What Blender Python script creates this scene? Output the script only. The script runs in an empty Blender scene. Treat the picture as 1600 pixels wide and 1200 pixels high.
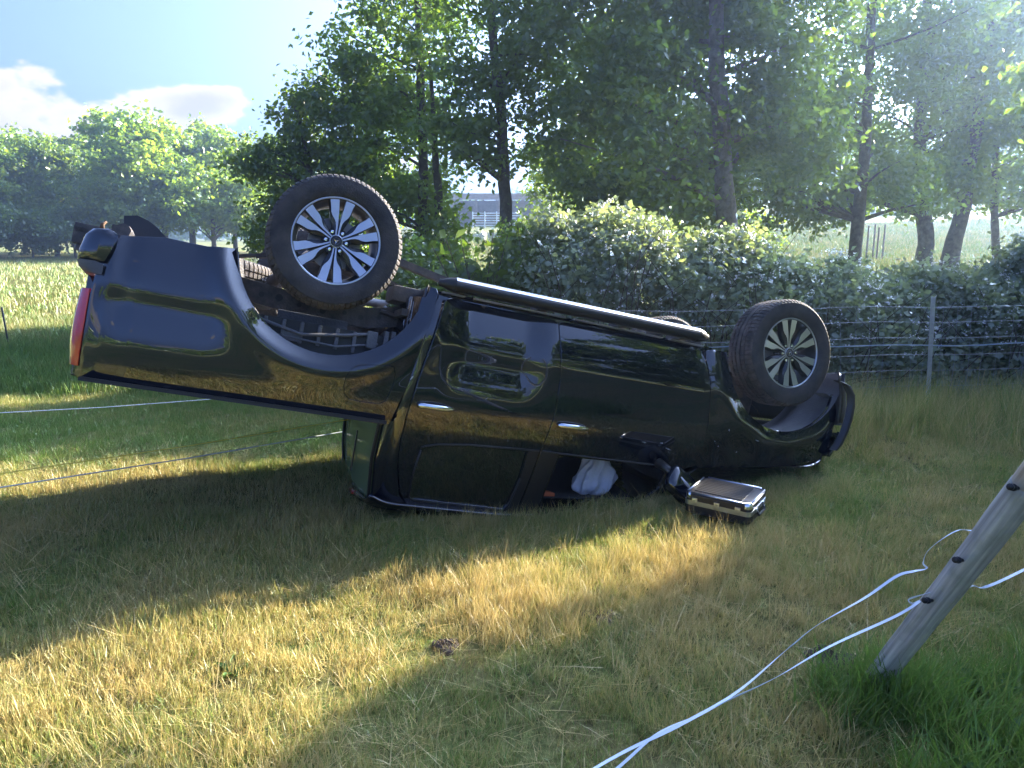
import bpy, bmesh, math, random
import numpy as np
from mathutils import Vector, Matrix, geometry
from math import radians as R, sin, cos, pi

# ------------------------------------------------------------------ camera, sky, sun, exposure
S = bpy.context.scene
C = S.collection
cam_d = bpy.data.cameras.new('camera'); cam = bpy.data.objects.new('camera', cam_d); C.objects.link(cam)
cam.location = (0, 0, 1.70); cam.rotation_euler = (R(90 - 10.8), 0, 0)
cam_d.sensor_width = 36; cam_d.lens = 27.0; cam_d.clip_start = 0.05; cam_d.clip_end = 3000
S.camera = cam
SUN_AZ, SUN_EL = 53.13, 22.0
sun_dir = Vector((sin(R(SUN_AZ)) * cos(R(SUN_EL)), cos(R(SUN_AZ)) * cos(R(SUN_EL)), sin(R(SUN_EL))))
w = bpy.data.worlds.new('World'); S.world = w; w.use_nodes = True
nt = w.node_tree; nt.nodes.clear()
def N(nt, t, **k):
    n = nt.nodes.new(t)
    for a, b in k.items(): setattr(n, a, b)
    return n
sky = N(nt, 'ShaderNodeTexSky', sky_type='NISHITA', sun_disc=False, sun_elevation=R(SUN_EL), sun_rotation=R(SUN_AZ),
        altitude=100, air_density=0.2, dust_density=10.0, ozone_density=9.0)
bg = N(nt, 'ShaderNodeBackground'); bg.inputs['Strength'].default_value = 0.15
out = N(nt, 'ShaderNodeOutputWorld')
tc = N(nt, 'ShaderNodeTexCoord'); sep = N(nt, 'ShaderNodeSeparateXYZ')
nt.links.new(tc.outputs['Generated'], sep.inputs[0])
# cumulus bank low over the horizon: noise stretched sideways, fading out with elevation
mp = N(nt, 'ShaderNodeMapping'); mp.inputs['Scale'].default_value = (10.0, 10.0, 19.0); mp.inputs['Location'].default_value = (0.35, 1.9, 0.5)
nt.links.new(tc.outputs['Generated'], mp.inputs[0])
ns = N(nt, 'ShaderNodeTexNoise'); ns.inputs['Scale'].default_value = 1.0; ns.inputs['Detail'].default_value = 9; ns.inputs['Roughness'].default_value = 0.55
nt.links.new(mp.outputs[0], ns.inputs[0])
el = N(nt, 'ShaderNodeMapRange'); el.inputs[1].default_value = 0.06; el.inputs[2].default_value = 0.20; el.inputs[3].default_value = 0.02; el.inputs[4].default_value = -0.14
nt.links.new(sep.outputs[2], el.inputs[0])
ad = N(nt, 'ShaderNodeMath', operation='ADD'); nt.links.new(ns.outputs[0], ad.inputs[0]); nt.links.new(el.outputs[0], ad.inputs[1])
def cloud_bank(prev, az, elv, hw, hh, amp):
    d = Vector((sin(R(az)) * cos(R(elv)), cos(R(az)) * cos(R(elv)), sin(R(elv))))
    s1 = N(nt, 'ShaderNodeVectorMath', operation='SUBTRACT'); nt.links.new(tc.outputs['Generated'], s1.inputs[0]); s1.inputs[1].default_value = d
    s2 = N(nt, 'ShaderNodeVectorMath', operation='MULTIPLY'); nt.links.new(s1.outputs[0], s2.inputs[0]); s2.inputs[1].default_value = (1 / hw, 1 / hw, 1 / hh)
    s3 = N(nt, 'ShaderNodeVectorMath', operation='LENGTH'); nt.links.new(s2.outputs[0], s3.inputs[0])
    s4 = N(nt, 'ShaderNodeMapRange'); s4.inputs[1].default_value = .35; s4.inputs[2].default_value = 1.35; s4.inputs[3].default_value = amp; s4.inputs[4].default_value = 0; nt.links.new(s3.outputs['Value'], s4.inputs[0])
    s5 = N(nt, 'ShaderNodeMath', operation='ADD'); nt.links.new(prev, s5.inputs[0]); nt.links.new(s4.outputs[0], s5.inputs[1]); return s5.outputs[0]
fld = ad.outputs[0]
for q_ in ((-36, 4.5, .27, .085, .34), (-21.0, 8.6, .075, .024, .26), (-150, 9, .3, .06, .26), (120, 8, .25, .05, .26), (170, 14, .12, .03, .2)): fld = cloud_bank(fld, *q_)
cr = N(nt, 'ShaderNodeMapRange'); cr.interpolation_type = 'SMOOTHSTEP'
cr.inputs[1].default_value = 0.54; cr.inputs[2].default_value = 0.63; nt.links.new(fld, cr.inputs[0])
mx = N(nt, 'ShaderNodeMix', data_type='RGBA')
nt.links.new(cr.outputs[0], mx.inputs[0])
cl = N(nt, 'ShaderNodeMix', data_type='RGBA'); cl.inputs[6].default_value = (.62, .60, .70, 1); cl.inputs[7].default_value = (.98, .91, .93, 1)
cs = N(nt, 'ShaderNodeMapRange'); cs.inputs[1].default_value = .60; cs.inputs[2].default_value = .86; cs.inputs[3].default_value = 1.0; cs.inputs[4].default_value = 0.0
nt.links.new(fld, cs.inputs[0]); nt.links.new(cs.outputs[0], cl.inputs[0]); nt.links.new(cl.outputs[2], mx.inputs[7])
nt.links.new(sky.outputs[0], mx.inputs[6])
nt.links.new(mx.outputs[2], bg.inputs[0]); nt.links.new(bg.outputs[0], out.inputs[0])
sd = bpy.data.lights.new('sun', 'SUN'); sd.energy = 3.6; sd.angle = R(0.5); sd.color = (1.0, 0.89, 0.68)
so = bpy.data.objects.new('sun', sd); C.objects.link(so); so.rotation_euler = (-sun_dir).to_track_quat('-Z', 'Y').to_euler()
so.location = (20, 15, 14)
S.view_settings.view_transform = 'Standard'; S.view_settings.look = 'None'
S.view_settings.exposure = 3.05; S.view_settings.gamma = 1; S.view_settings.use_curve_mapping = False

rng = np.random.default_rng(7); random.seed(7)

# ------------------------------------------------------------------ helpers
def setp(b, **k):
    for a, v in k.items():
        n = a.replace('_', ' ')
        if n in b.inputs: b.inputs[n].default_value = v
def mat(name, col, rough=0.5, noise=0.0, nscale=8.0, col2=None, bump=0.0, bscale=60.0, coords='Object', **k):
    m = bpy.data.materials.new(name); m.use_nodes = True
    t = m.node_tree; b = t.nodes['Principled BSDF']
    setp(b, Base_Color=(*col, 1), Roughness=rough, **k)
    tcn = N(t, 'ShaderNodeTexCoord')
    if col2 is not None:
        n = N(t, 'ShaderNodeTexNoise'); n.inputs['Scale'].default_value = nscale; n.inputs['Detail'].default_value = 6; n.inputs['Roughness'].default_value = .65
        t.links.new(tcn.outputs[coords], n.inputs[0])
        r = N(t, 'ShaderNodeMapRange'); r.inputs[1].default_value = .5 - noise; r.inputs[2].default_value = .5 + noise
        t.links.new(n.outputs[0], r.inputs[0])
        x = N(t, 'ShaderNodeMix', data_type='RGBA'); x.inputs[6].default_value = (*col, 1); x.inputs[7].default_value = (*col2, 1)
        t.links.new(r.outputs[0], x.inputs[0]); t.links.new(x.outputs[2], b.inputs['Base Color'])
    if bump:
        n2 = N(t, 'ShaderNodeTexNoise'); n2.inputs['Scale'].default_value = bscale; n2.inputs['Detail'].default_value = 4
        t.links.new(tcn.outputs[coords], n2.inputs[0])
        bp = N(t, 'ShaderNodeBump'); bp.inputs['Strength'].default_value = bump; bp.inputs['Distance'].default_value = .01
        t.links.new(n2.outputs[0], bp.inputs['Height']); t.links.new(bp.outputs[0], b.inputs['Normal'])
    return m

def link(o, parent=None):
    C.objects.link(o)
    if parent is not None: o.parent = parent
    return o
def tag(o, label=None, cat=None, group=None, kind=None):
    if label: o['label'] = label
    if cat: o['category'] = cat
    if group: o['group'] = group
    if kind: o['kind'] = kind
    return o
def raw_mesh(name, V, F, m=None, smooth=True, normals=None, mats=None, midx=None):
    """V (n,3); F array (k,3) or (k,4), or list of lists."""
    me = bpy.data.meshes.new(name)
    V = np.asarray(V, np.float32)
    if isinstance(F, np.ndarray):
        me.vertices.add(len(V)); me.vertices.foreach_set('co', V.ravel())
        k, q = F.shape
        me.loops.add(k * q); me.loops.foreach_set('vertex_index', F.astype(np.int32).ravel())
        me.polygons.add(k); me.polygons.foreach_set('loop_start', np.arange(0, k * q, q, dtype=np.int32))
        me.update(calc_edges=True)
    else:
        me.from_pydata([tuple(map(float, v)) for v in V], [], [list(map(int, f)) for f in F]); me.update()
    if smooth: me.polygons.foreach_set('use_smooth', np.ones(len(me.polygons), bool))
    if mats:
        for x in mats: me.materials.append(x)
        if midx is not None: me.polygons.foreach_set('material_index', np.asarray(midx, np.int32))
    elif m: me.materials.append(m)
    if normals is not None:
        me.normals_split_custom_set_from_vertices([tuple(map(float, n)) for n in normals])
    return me
def obj(name, V, F, m, parent=None, **k):
    return link(bpy.data.objects.new(name, raw_mesh(name, V, F, m, **k)), parent)
def empty(name, loc=(0, 0, 0), label=None, cat=None, group=None):
    o = bpy.data.objects.new(name, None); o.location = loc; o.empty_display_size = .2; link(o)
    return tag(o, label, cat, group)
class MB:
    """collects simple shapes in one mesh"""
    def __init__(s): s.V = []; s.F = []
    def add(s, V, F):
        k = len(s.V); s.V += [tuple(map(float, v)) for v in V]; s.F += [[i + k for i in f] for f in F]; return s
    def box(s, c, h, M=None, bev=0.0):
        cx, cy, cz = c; hx, hy, hz = h
        if bev <= 0:
            V = [(cx + a * hx, cy + b * hy, cz + d * hz) for a in (-1, 1) for b in (-1, 1) for d in (-1, 1)]
            F = [(0, 1, 3, 2), (4, 6, 7, 5), (0, 4, 5, 1), (2, 3, 7, 6), (0, 2, 6, 4), (1, 5, 7, 3)]
        else:
            bm = bmesh.new(); bmesh.ops.create_cube(bm, size=2.0)
            for v in bm.verts: v.co = Vector((cx + v.co.x * hx, cy + v.co.y * hy, cz + v.co.z * hz))
            bmesh.ops.bevel(bm, geom=bm.edges[:] , offset=bev, segments=2, affect='EDGES', profile=.7)
            bm.verts.ensure_lookup_table(); bm.verts.index_update()
            V = [v.co[:] for v in bm.verts]; F = [[v.index for v in f.verts] for f in bm.faces]; bm.free()
        if M is not None: V = [(M @ Vector(v))[:] for v in V]
        return s.add(V, F)
    def tube(s, pts, rad, n=8, cap=True):
        pts = [Vector(p) for p in pts]
        if not hasattr(rad, '__len__'): rad = [rad] * len(pts)
        V = []; F = []; up = Vector((0.13, .21, 1)).normalized()
        t0 = (pts[1] - pts[0]).normalized(); a = t0.cross(up)
        if a.length < .1: a = t0.cross(Vector((1, 0, 0)))
        a.normalize()
        for i, p in enumerate(pts):
            t = (pts[min(i + 1, len(pts) - 1)] - pts[max(i - 1, 0)]).normalized()
            a = (a - t * a.dot(t)).normalized(); b = t.cross(a)
            for j in range(n):
                q = 2 * pi * j / n; V.append((p + (a * cos(q) + b * sin(q)) * rad[i])[:])
        for i in range(len(pts) - 1):
            for j in range(n):
                F.append((i * n + j, i * n + (j + 1) % n, (i + 1) * n + (j + 1) % n, (i + 1) * n + j))
        if cap: F.append(tuple(range(n))[::-1]); F.append(tuple((len(pts) - 1) * n + j for j in range(n)))
        return s.add(V, F)
    def lathe(s, prof, n=32, axis='y', c=(0, 0, 0), close=False):
        V = []; F = []; k = len(prof)
        for j in range(n):
            q = 2 * pi * j / n
            for r, h in prof:
                if axis == 'y': V.append((c[0] + r * cos(q), c[1] + h, c[2] + r * sin(q)))
                elif axis == 'z': V.append((c[0] + r * cos(q), c[1] + r * sin(q), c[2] + h))
                else: V.append((c[0] + h, c[1] + r * cos(q), c[2] + r * sin(q)))
        for j in range(n):
            for i in range(k - (0 if close else 1)):
                i2 = (i + 1) % k
                F.append((j * k + i, j * k + i2, ((j + 1) % n) * k + i2, ((j + 1) % n) * k + i))
        return s.add(V, F)
    def prism(s, poly, h0, h1, axis='y'):
        n = len(poly); V = []
        for h in (h0, h1):
            for a, b in poly:
                V.append({'y': (a, h, b), 'z': (a, b, h), 'x': (h, a, b)}[axis])
        F = [tuple(range(n)), tuple(range(2 * n - 1, n - 1, -1))] + [(i, i + n, (i + 1) % n + n, (i + 1) % n) for i in range(n)]
        return s.add(V, F)
    def build(s, name, m, parent=None, smooth=False, auto=None, fn=None):
        V = s.V
        if fn: V = [fn(v) for v in V]
        me = raw_mesh(name, V, s.F, m, smooth=smooth or auto is not None)
        bm = bmesh.new(); bm.from_mesh(me); bmesh.ops.recalc_face_normals(bm, faces=bm.faces[:]); bm.to_mesh(me); bm.free()
        if auto is not None: me.set_sharp_from_angle(angle=R(auto))
        return link(bpy.data.objects.new(name, me), parent)

# ------------------------------------------------------------------ terrain height
def sstep(x, a, b):
    t = np.clip((x - a) / (b - a), 0, 1); return t * t * (3 - 2 * t)
def gh(x, y):
    x = np.asarray(x, float); y = np.asarray(y, float)
    d = np.hypot(x, y); az = np.degrees(np.arctan2(x, y))
    s = .008 + .036 * sstep(az, -14, -3) + .021 * sstep(az, 4, 18)
    s = s * (1 - sstep(np.abs(az), 60, 110))
    dd = np.minimum(np.maximum(d - 11, 0), 120); z = s * dd * dd / (dd + 4)
    z = z + .018 * np.sin(x * 1.7 + 1.3 * np.sin(y * .9)) * np.cos(y * 1.3 + .7) + .01 * np.sin(x * 4.1 + y * 2.3)
    # the hollow pressed in by the cab and bonnet
    u = (x - .75) * .95 + (y - 5.45) * .31; v = -(x - .75) * .31 + (y - 5.45) * .95
    z = z - .11 * np.exp(-(u / 1.25) ** 2 - (v / .75) ** 2)
    return z
def ghf(x, y): return float(gh(x, y))

# ------------------------------------------------------------------ materials
M = {}
def grass_shader(name, green, green2, straw, straw2, trans=.35, attr=True):
    m = bpy.data.materials.new(name); m.use_nodes = True; t = m.node_tree; t.nodes.clear()
    o = N(t, 'ShaderNodeOutputMaterial'); L = t.links.new
    tint = N(t, 'ShaderNodeAttribute', attribute_name='tint')
    inst = N(t, 'ShaderNodeAttribute', attribute_name='dry', attribute_type='INSTANCER')
    ad = N(t, 'ShaderNodeMath', operation='ADD'); ad.use_clamp = True
    L(tint.outputs['Fac'], ad.inputs[0]); L(inst.outputs['Fac'], ad.inputs[1])
    geo = N(t, 'ShaderNodeNewGeometry')
    nz = N(t, 'ShaderNodeTexNoise'); nz.inputs['Scale'].default_value = 2.2; nz.inputs['Detail'].default_value = 3; L(geo.outputs['Position'], nz.inputs[0])
    var = N(t, 'ShaderNodeAttribute', attribute_name='vary')
    g = N(t, 'ShaderNodeMix', data_type='RGBA'); g.inputs[6].default_value = (*green, 1); g.inputs[7].default_value = (*green2, 1); L(nz.outputs[0], g.inputs[0])
    st = N(t, 'ShaderNodeMix', data_type='RGBA'); st.inputs[6].default_value = (*straw, 1); st.inputs[7].default_value = (*straw2, 1); L(var.outputs['Fac'], st.inputs[0])
    x = N(t, 'ShaderNodeMix', data_type='RGBA'); L(ad.outputs[0], x.inputs[0]); L(g.outputs[2], x.inputs[6]); L(st.outputs[2], x.inputs[7])
    d = N(t, 'ShaderNodeBsdfDiffuse'); tr = N(t, 'ShaderNodeBsdfTranslucent'); gl = N(t, 'ShaderNodeBsdfGlossy'); gl.inputs['Roughness'].default_value = .45
    L(x.outputs[2], d.inputs[0]); L(x.outputs[2], tr.inputs[0])
    a = N(t, 'ShaderNodeMixShader'); a.inputs[0].default_value = trans; L(d.outputs[0], a.inputs[1]); L(tr.outputs[0], a.inputs[2])
    b = N(t, 'ShaderNodeMixShader'); b.inputs[0].default_value = .05; L(a.outputs[0], b.inputs[1]); L(gl.outputs[0], b.inputs[2])
    L(b.outputs[0], o.inputs[0]); return m
M['grass'] = grass_shader('grass_blades', (.10, .215, .03), (.19, .28, .04), (.47, .35, .12), (.62, .48, .20))
M['grass_far'] = grass_shader('meadow_blades', (.09, .19, .025), (.16, .24, .035), (.32, .26, .085), (.42, .34, .13), trans=.15)
def leaf_mat(name, c1, c2, trans=.4, gloss=.06, tcol=(1.6, 1.5, .6)):
    m = bpy.data.materials.new(name); m.use_nodes = True; t = m.node_tree; t.nodes.clear(); L = t.links.new
    o = N(t, 'ShaderNodeOutputMaterial')
    at = N(t, 'ShaderNodeAttribute', attribute_name='tint')
    oi = N(t, 'ShaderNodeObjectInfo')
    x = N(t, 'ShaderNodeMix', data_type='RGBA'); x.inputs[6].default_value = (*c1, 1); x.inputs[7].default_value = (*c2, 1); L(at.outputs['Fac'], x.inputs[0])
    hs = N(t, 'ShaderNodeHueSaturation'); mr = N(t, 'ShaderNodeMapRange'); mr.inputs[3].default_value = .80; mr.inputs[4].default_value = 1.2
    L(oi.outputs['Random'], mr.inputs[0]); L(mr.outputs[0], hs.inputs['Value']); L(x.outputs[2], hs.inputs['Color'])
    d = N(t, 'ShaderNodeBsdfDiffuse'); tr = N(t, 'ShaderNodeBsdfTranslucent'); gl = N(t, 'ShaderNodeBsdfGlossy'); gl.inputs['Roughness'].default_value = .38
    L(hs.outputs[0], d.inputs[0])
    mu = N(t, 'ShaderNodeMix', data_type='RGBA', blend_type='MULTIPLY'); mu.inputs[0].default_value = 1; mu.inputs[7].default_value = (*tcol, 1); L(hs.outputs[0], mu.inputs[6]); L(mu.outputs[2], tr.inputs[0])
    a = N(t, 'ShaderNodeMixShader'); a.inputs[0].default_value = trans; L(d.outputs[0], a.inputs[1]); L(tr.outputs[0], a.inputs[2])
    b = N(t, 'ShaderNodeMixShader'); b.inputs[0].default_value = gloss; L(a.outputs[0], b.inputs[1]); L(gl.outputs[0], b.inputs[2])
    L(b.outputs[0], o.inputs[0]); return m
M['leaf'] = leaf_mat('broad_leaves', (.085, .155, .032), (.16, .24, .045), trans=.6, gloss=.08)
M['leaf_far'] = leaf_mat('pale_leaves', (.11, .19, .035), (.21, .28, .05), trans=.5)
M['bramble'] = leaf_mat('bramble_leaves', (.15, .205, .13), (.29, .35, .23), trans=.38, gloss=.1)
M['petal'] = leaf_mat('white_petals', (.75, .75, .72), (.8, .8, .8), trans=.4, gloss=.02, tcol=(1, 1, 1))
M['bark'] = mat('bark', (.055, .042, .032), .9, .18, 9, (.14, .115, .09), bump=.9, bscale=22)
M['bark_grey'] = mat('grey_bark', (.09, .075, .065), .9, .16, 7, (.23, .20, .17), bump=.9, bscale=18)
def grain_mat(name, c1, c2, c3):
    m = bpy.data.materials.new(name); m.use_nodes = True; t = m.node_tree; b = t.nodes['Principled BSDF']; L = t.links.new
    b.inputs['Roughness'].default_value = .8; tcn = N(t, 'ShaderNodeTexCoord'); mp_ = N(t, 'ShaderNodeMapping'); mp_.inputs['Scale'].default_value = (60, 60, 2.2); L(tcn.outputs['Object'], mp_.inputs[0])
    n1 = N(t, 'ShaderNodeTexNoise'); n1.inputs['Scale'].default_value = 1; n1.inputs['Detail'].default_value = 6; L(mp_.outputs[0], n1.inputs[0])
    n2 = N(t, 'ShaderNodeTexNoise'); n2.inputs['Scale'].default_value = 7; n2.inputs['Detail'].default_value = 5; L(tcn.outputs['Object'], n2.inputs[0])
    r1 = N(t, 'ShaderNodeMapRange'); r1.inputs[1].default_value = .3; r1.inputs[2].default_value = .68; L(n1.outputs[0], r1.inputs[0])
    a = N(t, 'ShaderNodeMix', data_type='RGBA'); a.inputs[6].default_value = (*c1, 1); a.inputs[7].default_value = (*c2, 1); L(r1.outputs[0], a.inputs[0])
    r2 = N(t, 'ShaderNodeMapRange'); r2.inputs[1].default_value = .5; r2.inputs[2].default_value = .72; r2.inputs[4].default_value = .75; L(n2.outputs[0], r2.inputs[0])
    c = N(t, 'ShaderNodeMix', data_type='RGBA'); L(a.outputs[2], c.inputs[6]); c.inputs[7].default_value = (*c3, 1); L(r2.outputs[0], c.inputs[0]); L(c.outputs[2], b.inputs['Base Color'])
    bp = N(t, 'ShaderNodeBump'); bp.inputs['Strength'].default_value = .9; bp.inputs['Distance'].default_value = .006; L(n1.outputs[0], bp.inputs['Height']); L(bp.outputs[0], b.inputs['Normal']); return m
M['wood'] = grain_mat('weathered_post_wood', (.27, .25, .22), (.66, .62, .55), (.24, .24, .19))
M['fresh_wood'] = grain_mat('bare_post_wood', (.38, .28, .17), (.62, .50, .34), (.45, .40, .32))
M['zinc'] = mat('zinc_steel', (.42, .44, .46), .45, .2, 30, (.55, .57, .6), Metallic=.8)
M['wire'] = mat('fence_wire', (.30, .31, .33), .5, Metallic=.4)
M['tape'] = mat('white_tape', (.78, .80, .84), .6, .2, 300, (.6, .68, .82))
M['tape_blue'] = mat('blue_white_tape', (.45, .62, .85), .6, .2, 6, (.7, .78, .88))
M['rope_y'] = mat('yellow_rope', (.75, .62, .12), .6)
M['black_plastic'] = mat('black_plastic', (.012, .012, .013), .45, bump=.15, bscale=300)
M['timber'] = mat('barn_timber', (.22, .14, .09), .8, .2, 3, (.34, .23, .15))
M['paint'] = mat('black_paint', (.0025, .004, .011), .5, Coat_Weight=1.0, Coat_Roughness=.008, Coat_IOR=1.9, Specular_IOR_Level=0.0)
M['satin'] = mat('satin_trim', (.014, .013, .014), .38, Specular_IOR_Level=.6)
M['chrome'] = mat('chrome', (.82, .83, .85), .07, Metallic=1.0)
M['alu'] = mat('brushed_aluminium', (.50, .53, .58), .34, Metallic=1.0)
M['rim_face'] = mat('machined_rim', (.55, .58, .64), .30, .2, 6, (.44, .46, .52), Metallic=.85)
M['rim_grey'] = mat('grey_rim_paint', (.055, .06, .07), .35, Metallic=.6)
M['rubber'] = mat('tyre_rubber', (.018, .018, .021), .7, .12, 7, (.055, .046, .042), bump=.35, bscale=120)
M['tread'] = mat('dusty_tread', (.04, .036, .034), .85, .12, 9, (.12, .095, .08), bump=.4, bscale=90)
M['steel'] = mat('chassis_steel', (.03, .03, .034), .6, .15, 14, (.10, .085, .075), bump=.3, bscale=80)
M['liner'] = mat('felt_liner', (.075, .08, .095), .65, .15, 5, (.11, .115, .13), bump=.4, bscale=70)
M['light_steel'] = mat('galvanised_shield', (.30, .29, .29), .5, .2, 20, (.42, .40, .38), Metallic=.6)
M['glass_dark'] = mat('tinted_glass', (.004, .007, .008), .01, Specular_IOR_Level=.9, Coat_Weight=1, Coat_Roughness=.0, Coat_IOR=1.9)
M['glass_back'] = mat('rear_window_glass', (.13, .18, .09), .10, Specular_IOR_Level=.15, IOR=1.2)  # green field reflection put into the base colour
M['red'] = mat('red_lens', (.55, .01, .012), .12, Coat_Weight=1, Coat_Roughness=.02)
M['lens'] = mat('clear_lens', (.5, .5, .52), .1, Coat_Weight=1, Coat_Roughness=.02)
M['fabric'] = mat('seat_fabric', (.016, .016, .018), .85, .15, 20, (.03, .03, .034), bump=.3, bscale=200)
M['headliner'] = mat('dark_headliner', (.03, .03, .033), .9)
M['airbag'] = mat('airbag_cloth', (.62, .66, .74), .8, .2, 9, (.72, .76, .82), bump=.5, bscale=30)
M['case'] = mat('case_panel', (.014, .013, .014), .38, .2, 10, (.022, .02, .02), Specular_IOR_Level=.5)
M['orange'] = mat('orange_plastic', (.55, .13, .04), .5)
M['mud'] = mat('dry_mud', (.20, .10, .05), .95, .2, 30, (.12, .08, .05))

# ------------------------------------------------------------------ ground sheet
def build_ground():
    xs = np.unique(np.concatenate([np.arange(-8, 10.01, .14), -8 - np.cumsum(.16 * 1.075 ** np.arange(75)), 10 + np.cumsum(.16 * 1.075 ** np.arange(75))]))
    ys = np.unique(np.concatenate([np.arange(-1, 13.01, .14), -1 - np.cumsum(.16 * 1.075 ** np.arange(75)), 13 + np.cumsum(.16 * 1.075 ** np.arange(75))]))
    X, Y = np.meshgrid(xs, ys); Z = gh(X, Y)
    V = np.stack([X.ravel(), Y.ravel(), Z.ravel()], 1); nx = len(xs); ny = len(ys)
    i = np.arange(nx - 1); j = np.arange(ny - 1); I, J = np.meshgrid(i, j); a = (J * nx + I).ravel()
    F = np.stack([a, a + 1, a + nx + 1, a + nx], 1)
    m = bpy.data.materials.new('meadow_soil_and_turf'); m.use_nodes = True; t = m.node_tree; b = t.nodes['Principled BSDF']; L = t.links.new
    b.inputs['Roughness'].default_value = .95; b.inputs['Specular IOR Level'].default_value = .1
    geo = N(t, 'ShaderNodeNewGeometry')
    n1 = N(t, 'ShaderNodeTexNoise'); n1.inputs['Scale'].default_value = .35; n1.inputs['Detail'].default_value = 8; n1.inputs['Roughness'].default_value = .6
    n2 = N(t, 'ShaderNodeTexNoise'); n2.inputs['Scale'].default_value = 26; n2.inputs['Detail'].default_value = 6; n2.inputs['Roughness'].default_value = .7
    n3 = N(t, 'ShaderNodeTexNoise'); n3.inputs['Scale'].default_value = 2.4; n3.inputs['Detail'].default_value = 6
    for n in (n1, n2, n3): L(geo.outputs['Position'], n.inputs[0])
    r1 = N(t, 'ShaderNodeMapRange'); r1.inputs[1].default_value = .40; r1.inputs[2].default_value = .62; L(n1.outputs[0], r1.inputs[0])
    r2 = N(t, 'ShaderNodeMapRange'); r2.inputs[1].default_value = .35; r2.inputs[2].default_value = .68; L(n2.outputs[0], r2.inputs[0])
    r3 = N(t, 'ShaderNodeMapRange'); r3.inputs[1].default_value = .42; r3.inputs[2].default_value = .66; L(n3.outputs[0], r3.inputs[0])
    ca = N(t, 'ShaderNodeMix', data_type='RGBA'); ca.inputs[6].default_value = (.11, .17, .04, 1); ca.inputs[7].default_value = (.23, .21, .08, 1); L(r1.outputs[0], ca.inputs[0])
    cb = N(t, 'ShaderNodeMix', data_type='RGBA'); cb.inputs[7].default_value = (.23, .20, .08, 1); L(r3.outputs[0], cb.inputs[0]); L(ca.outputs[2], cb.inputs[6])
    cc = N(t, 'ShaderNodeMix', data_type='RGBA', blend_type='MULTIPLY'); cc.inputs[0].default_value = 1
    cd = N(t, 'ShaderNodeMix', data_type='RGBA'); cd.inputs[6].default_value = (.55, .52, .5, 1); cd.inputs[7].default_value = (1.3, 1.3, 1.25, 1); L(r2.outputs[0], cd.inputs[0])
    L(cb.outputs[2], cc.inputs[6]); L(cd.outputs[2], cc.inputs[7]); L(cc.outputs[2], b.inputs['Base Color'])
    bp = N(t, 'ShaderNodeBump'); bp.inputs['Strength'].default_value = .8; bp.inputs['Distance'].default_value = .05; L(n2.outputs[0], bp.inputs['Height']); L(bp.outputs[0], b.inputs['Normal'])
    o = obj('ground', V, F, m); tag(o, kind='structure'); return o
build_ground()

# ------------------------------------------------------------------ leaves and trees
def rand_unit(n):
    v = rng.normal(size=(n, 3)); return v / np.linalg.norm(v, axis=1)[:, None]
def leaf_cloud(P, size, droop=.5, aspect=.55, fold=True):
    """one folded two-triangle leaf at each point; returns V, F(tri), tint per leaf"""
    n = len(P)
    d = rand_unit(n); d[:, 2] = d[:, 2] * .6 - droop; d /= np.linalg.norm(d, axis=1)[:, None]
    s = np.cross(d, rand_unit(n)); s /= np.linalg.norm(s, axis=1)[:, None] + 1e-9
    nn = np.cross(d, s)
    L = (size * rng.uniform(.7, 1.25, n))[:, None]
    a = P; b = P + d * L
    c = P + d * L * .45 + s * L * aspect * .5 + nn * L * .10
    e = P + d * L * .45 - s * L * aspect * .5 + nn * L * .10
    V = np.stack([a, c, b, e], 1).reshape(-1, 3)
    k = np.arange(n)[:, None] * 4
    F = np.concatenate([np.concatenate([k, k + 1, k + 2], 1), np.concatenate([k, k + 2, k + 3], 1)], 1).reshape(-1, 3)
    return V, F
def set_tint(me, per_vert, name='tint'):
    a = me.attributes.new(name, 'FLOAT', 'POINT'); a.data.foreach_set('value', np.asarray(per_vert, np.float32))
TAN = math.tan(R(SUN_EL))
def sun_open(P):
    """True where foliage at P would throw shade on one of the sunlit strips of grass seen between the trees"""
    c = .6 * P[:, 0] - .8 * P[:, 1]; s = .8 * P[:, 0] + .6 * P[:, 1] - P[:, 2] / TAN
    wob = .12 * np.sin(s * 3.1) + .08 * np.sin(s * 7.7)
    k_ = sstep(s, .8, 2.2)
    a = (c > -10.0 + .5 * k_ + wob) & (c < -8.8 - .2 * k_ + wob) & (s > -.7) & (s < 3.6)
    b = (c > -5.6 + wob) & (c < -2.35 + wob) & (s > -3) & (s < 3.5 + wob * 2)
    d = (c < -16.7 + wob * 3) & (c > -34) & (s > -8) & (s < 9)
    e = (c > -5.8) & (c < -2.7) & (s > 7.4) & (P[:, 1] > 9)
    return a | b | d | e
def crown_points(blobs, n, spread, clumps_per):
    """blobs: (cx,cy,cz,rx,ry,rz,weight) -> leaf base points in clumps near the blob shells, plus clump centres"""
    P = []; CC = []
    W = np.array([b[6] for b in blobs]); W = W / W.sum()
    for b, wgt in zip(blobs, W):
        nb = int(n * wgt); nc = max(4, int(clumps_per * wgt))
        u = rand_unit(nc); r = rng.uniform(.35, 1.0, nc) ** .55
        cen = np.array(b[:3]) + u * r[:, None] * np.array(b[3:6])
        cen += rng.normal(size=cen.shape) * .11 * np.array(b[3:6])
        idx = rng.integers(0, nc, nb)
        sz = spread * rng.uniform(.6, 1.3, nc)
        off = rng.normal(size=(nb, 3)) * sz[idx][:, None] * np.array([1, 1, .6])
        P.append(cen[idx] + off); CC.append(cen)
    return np.concatenate(P), np.concatenate(CC)
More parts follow.
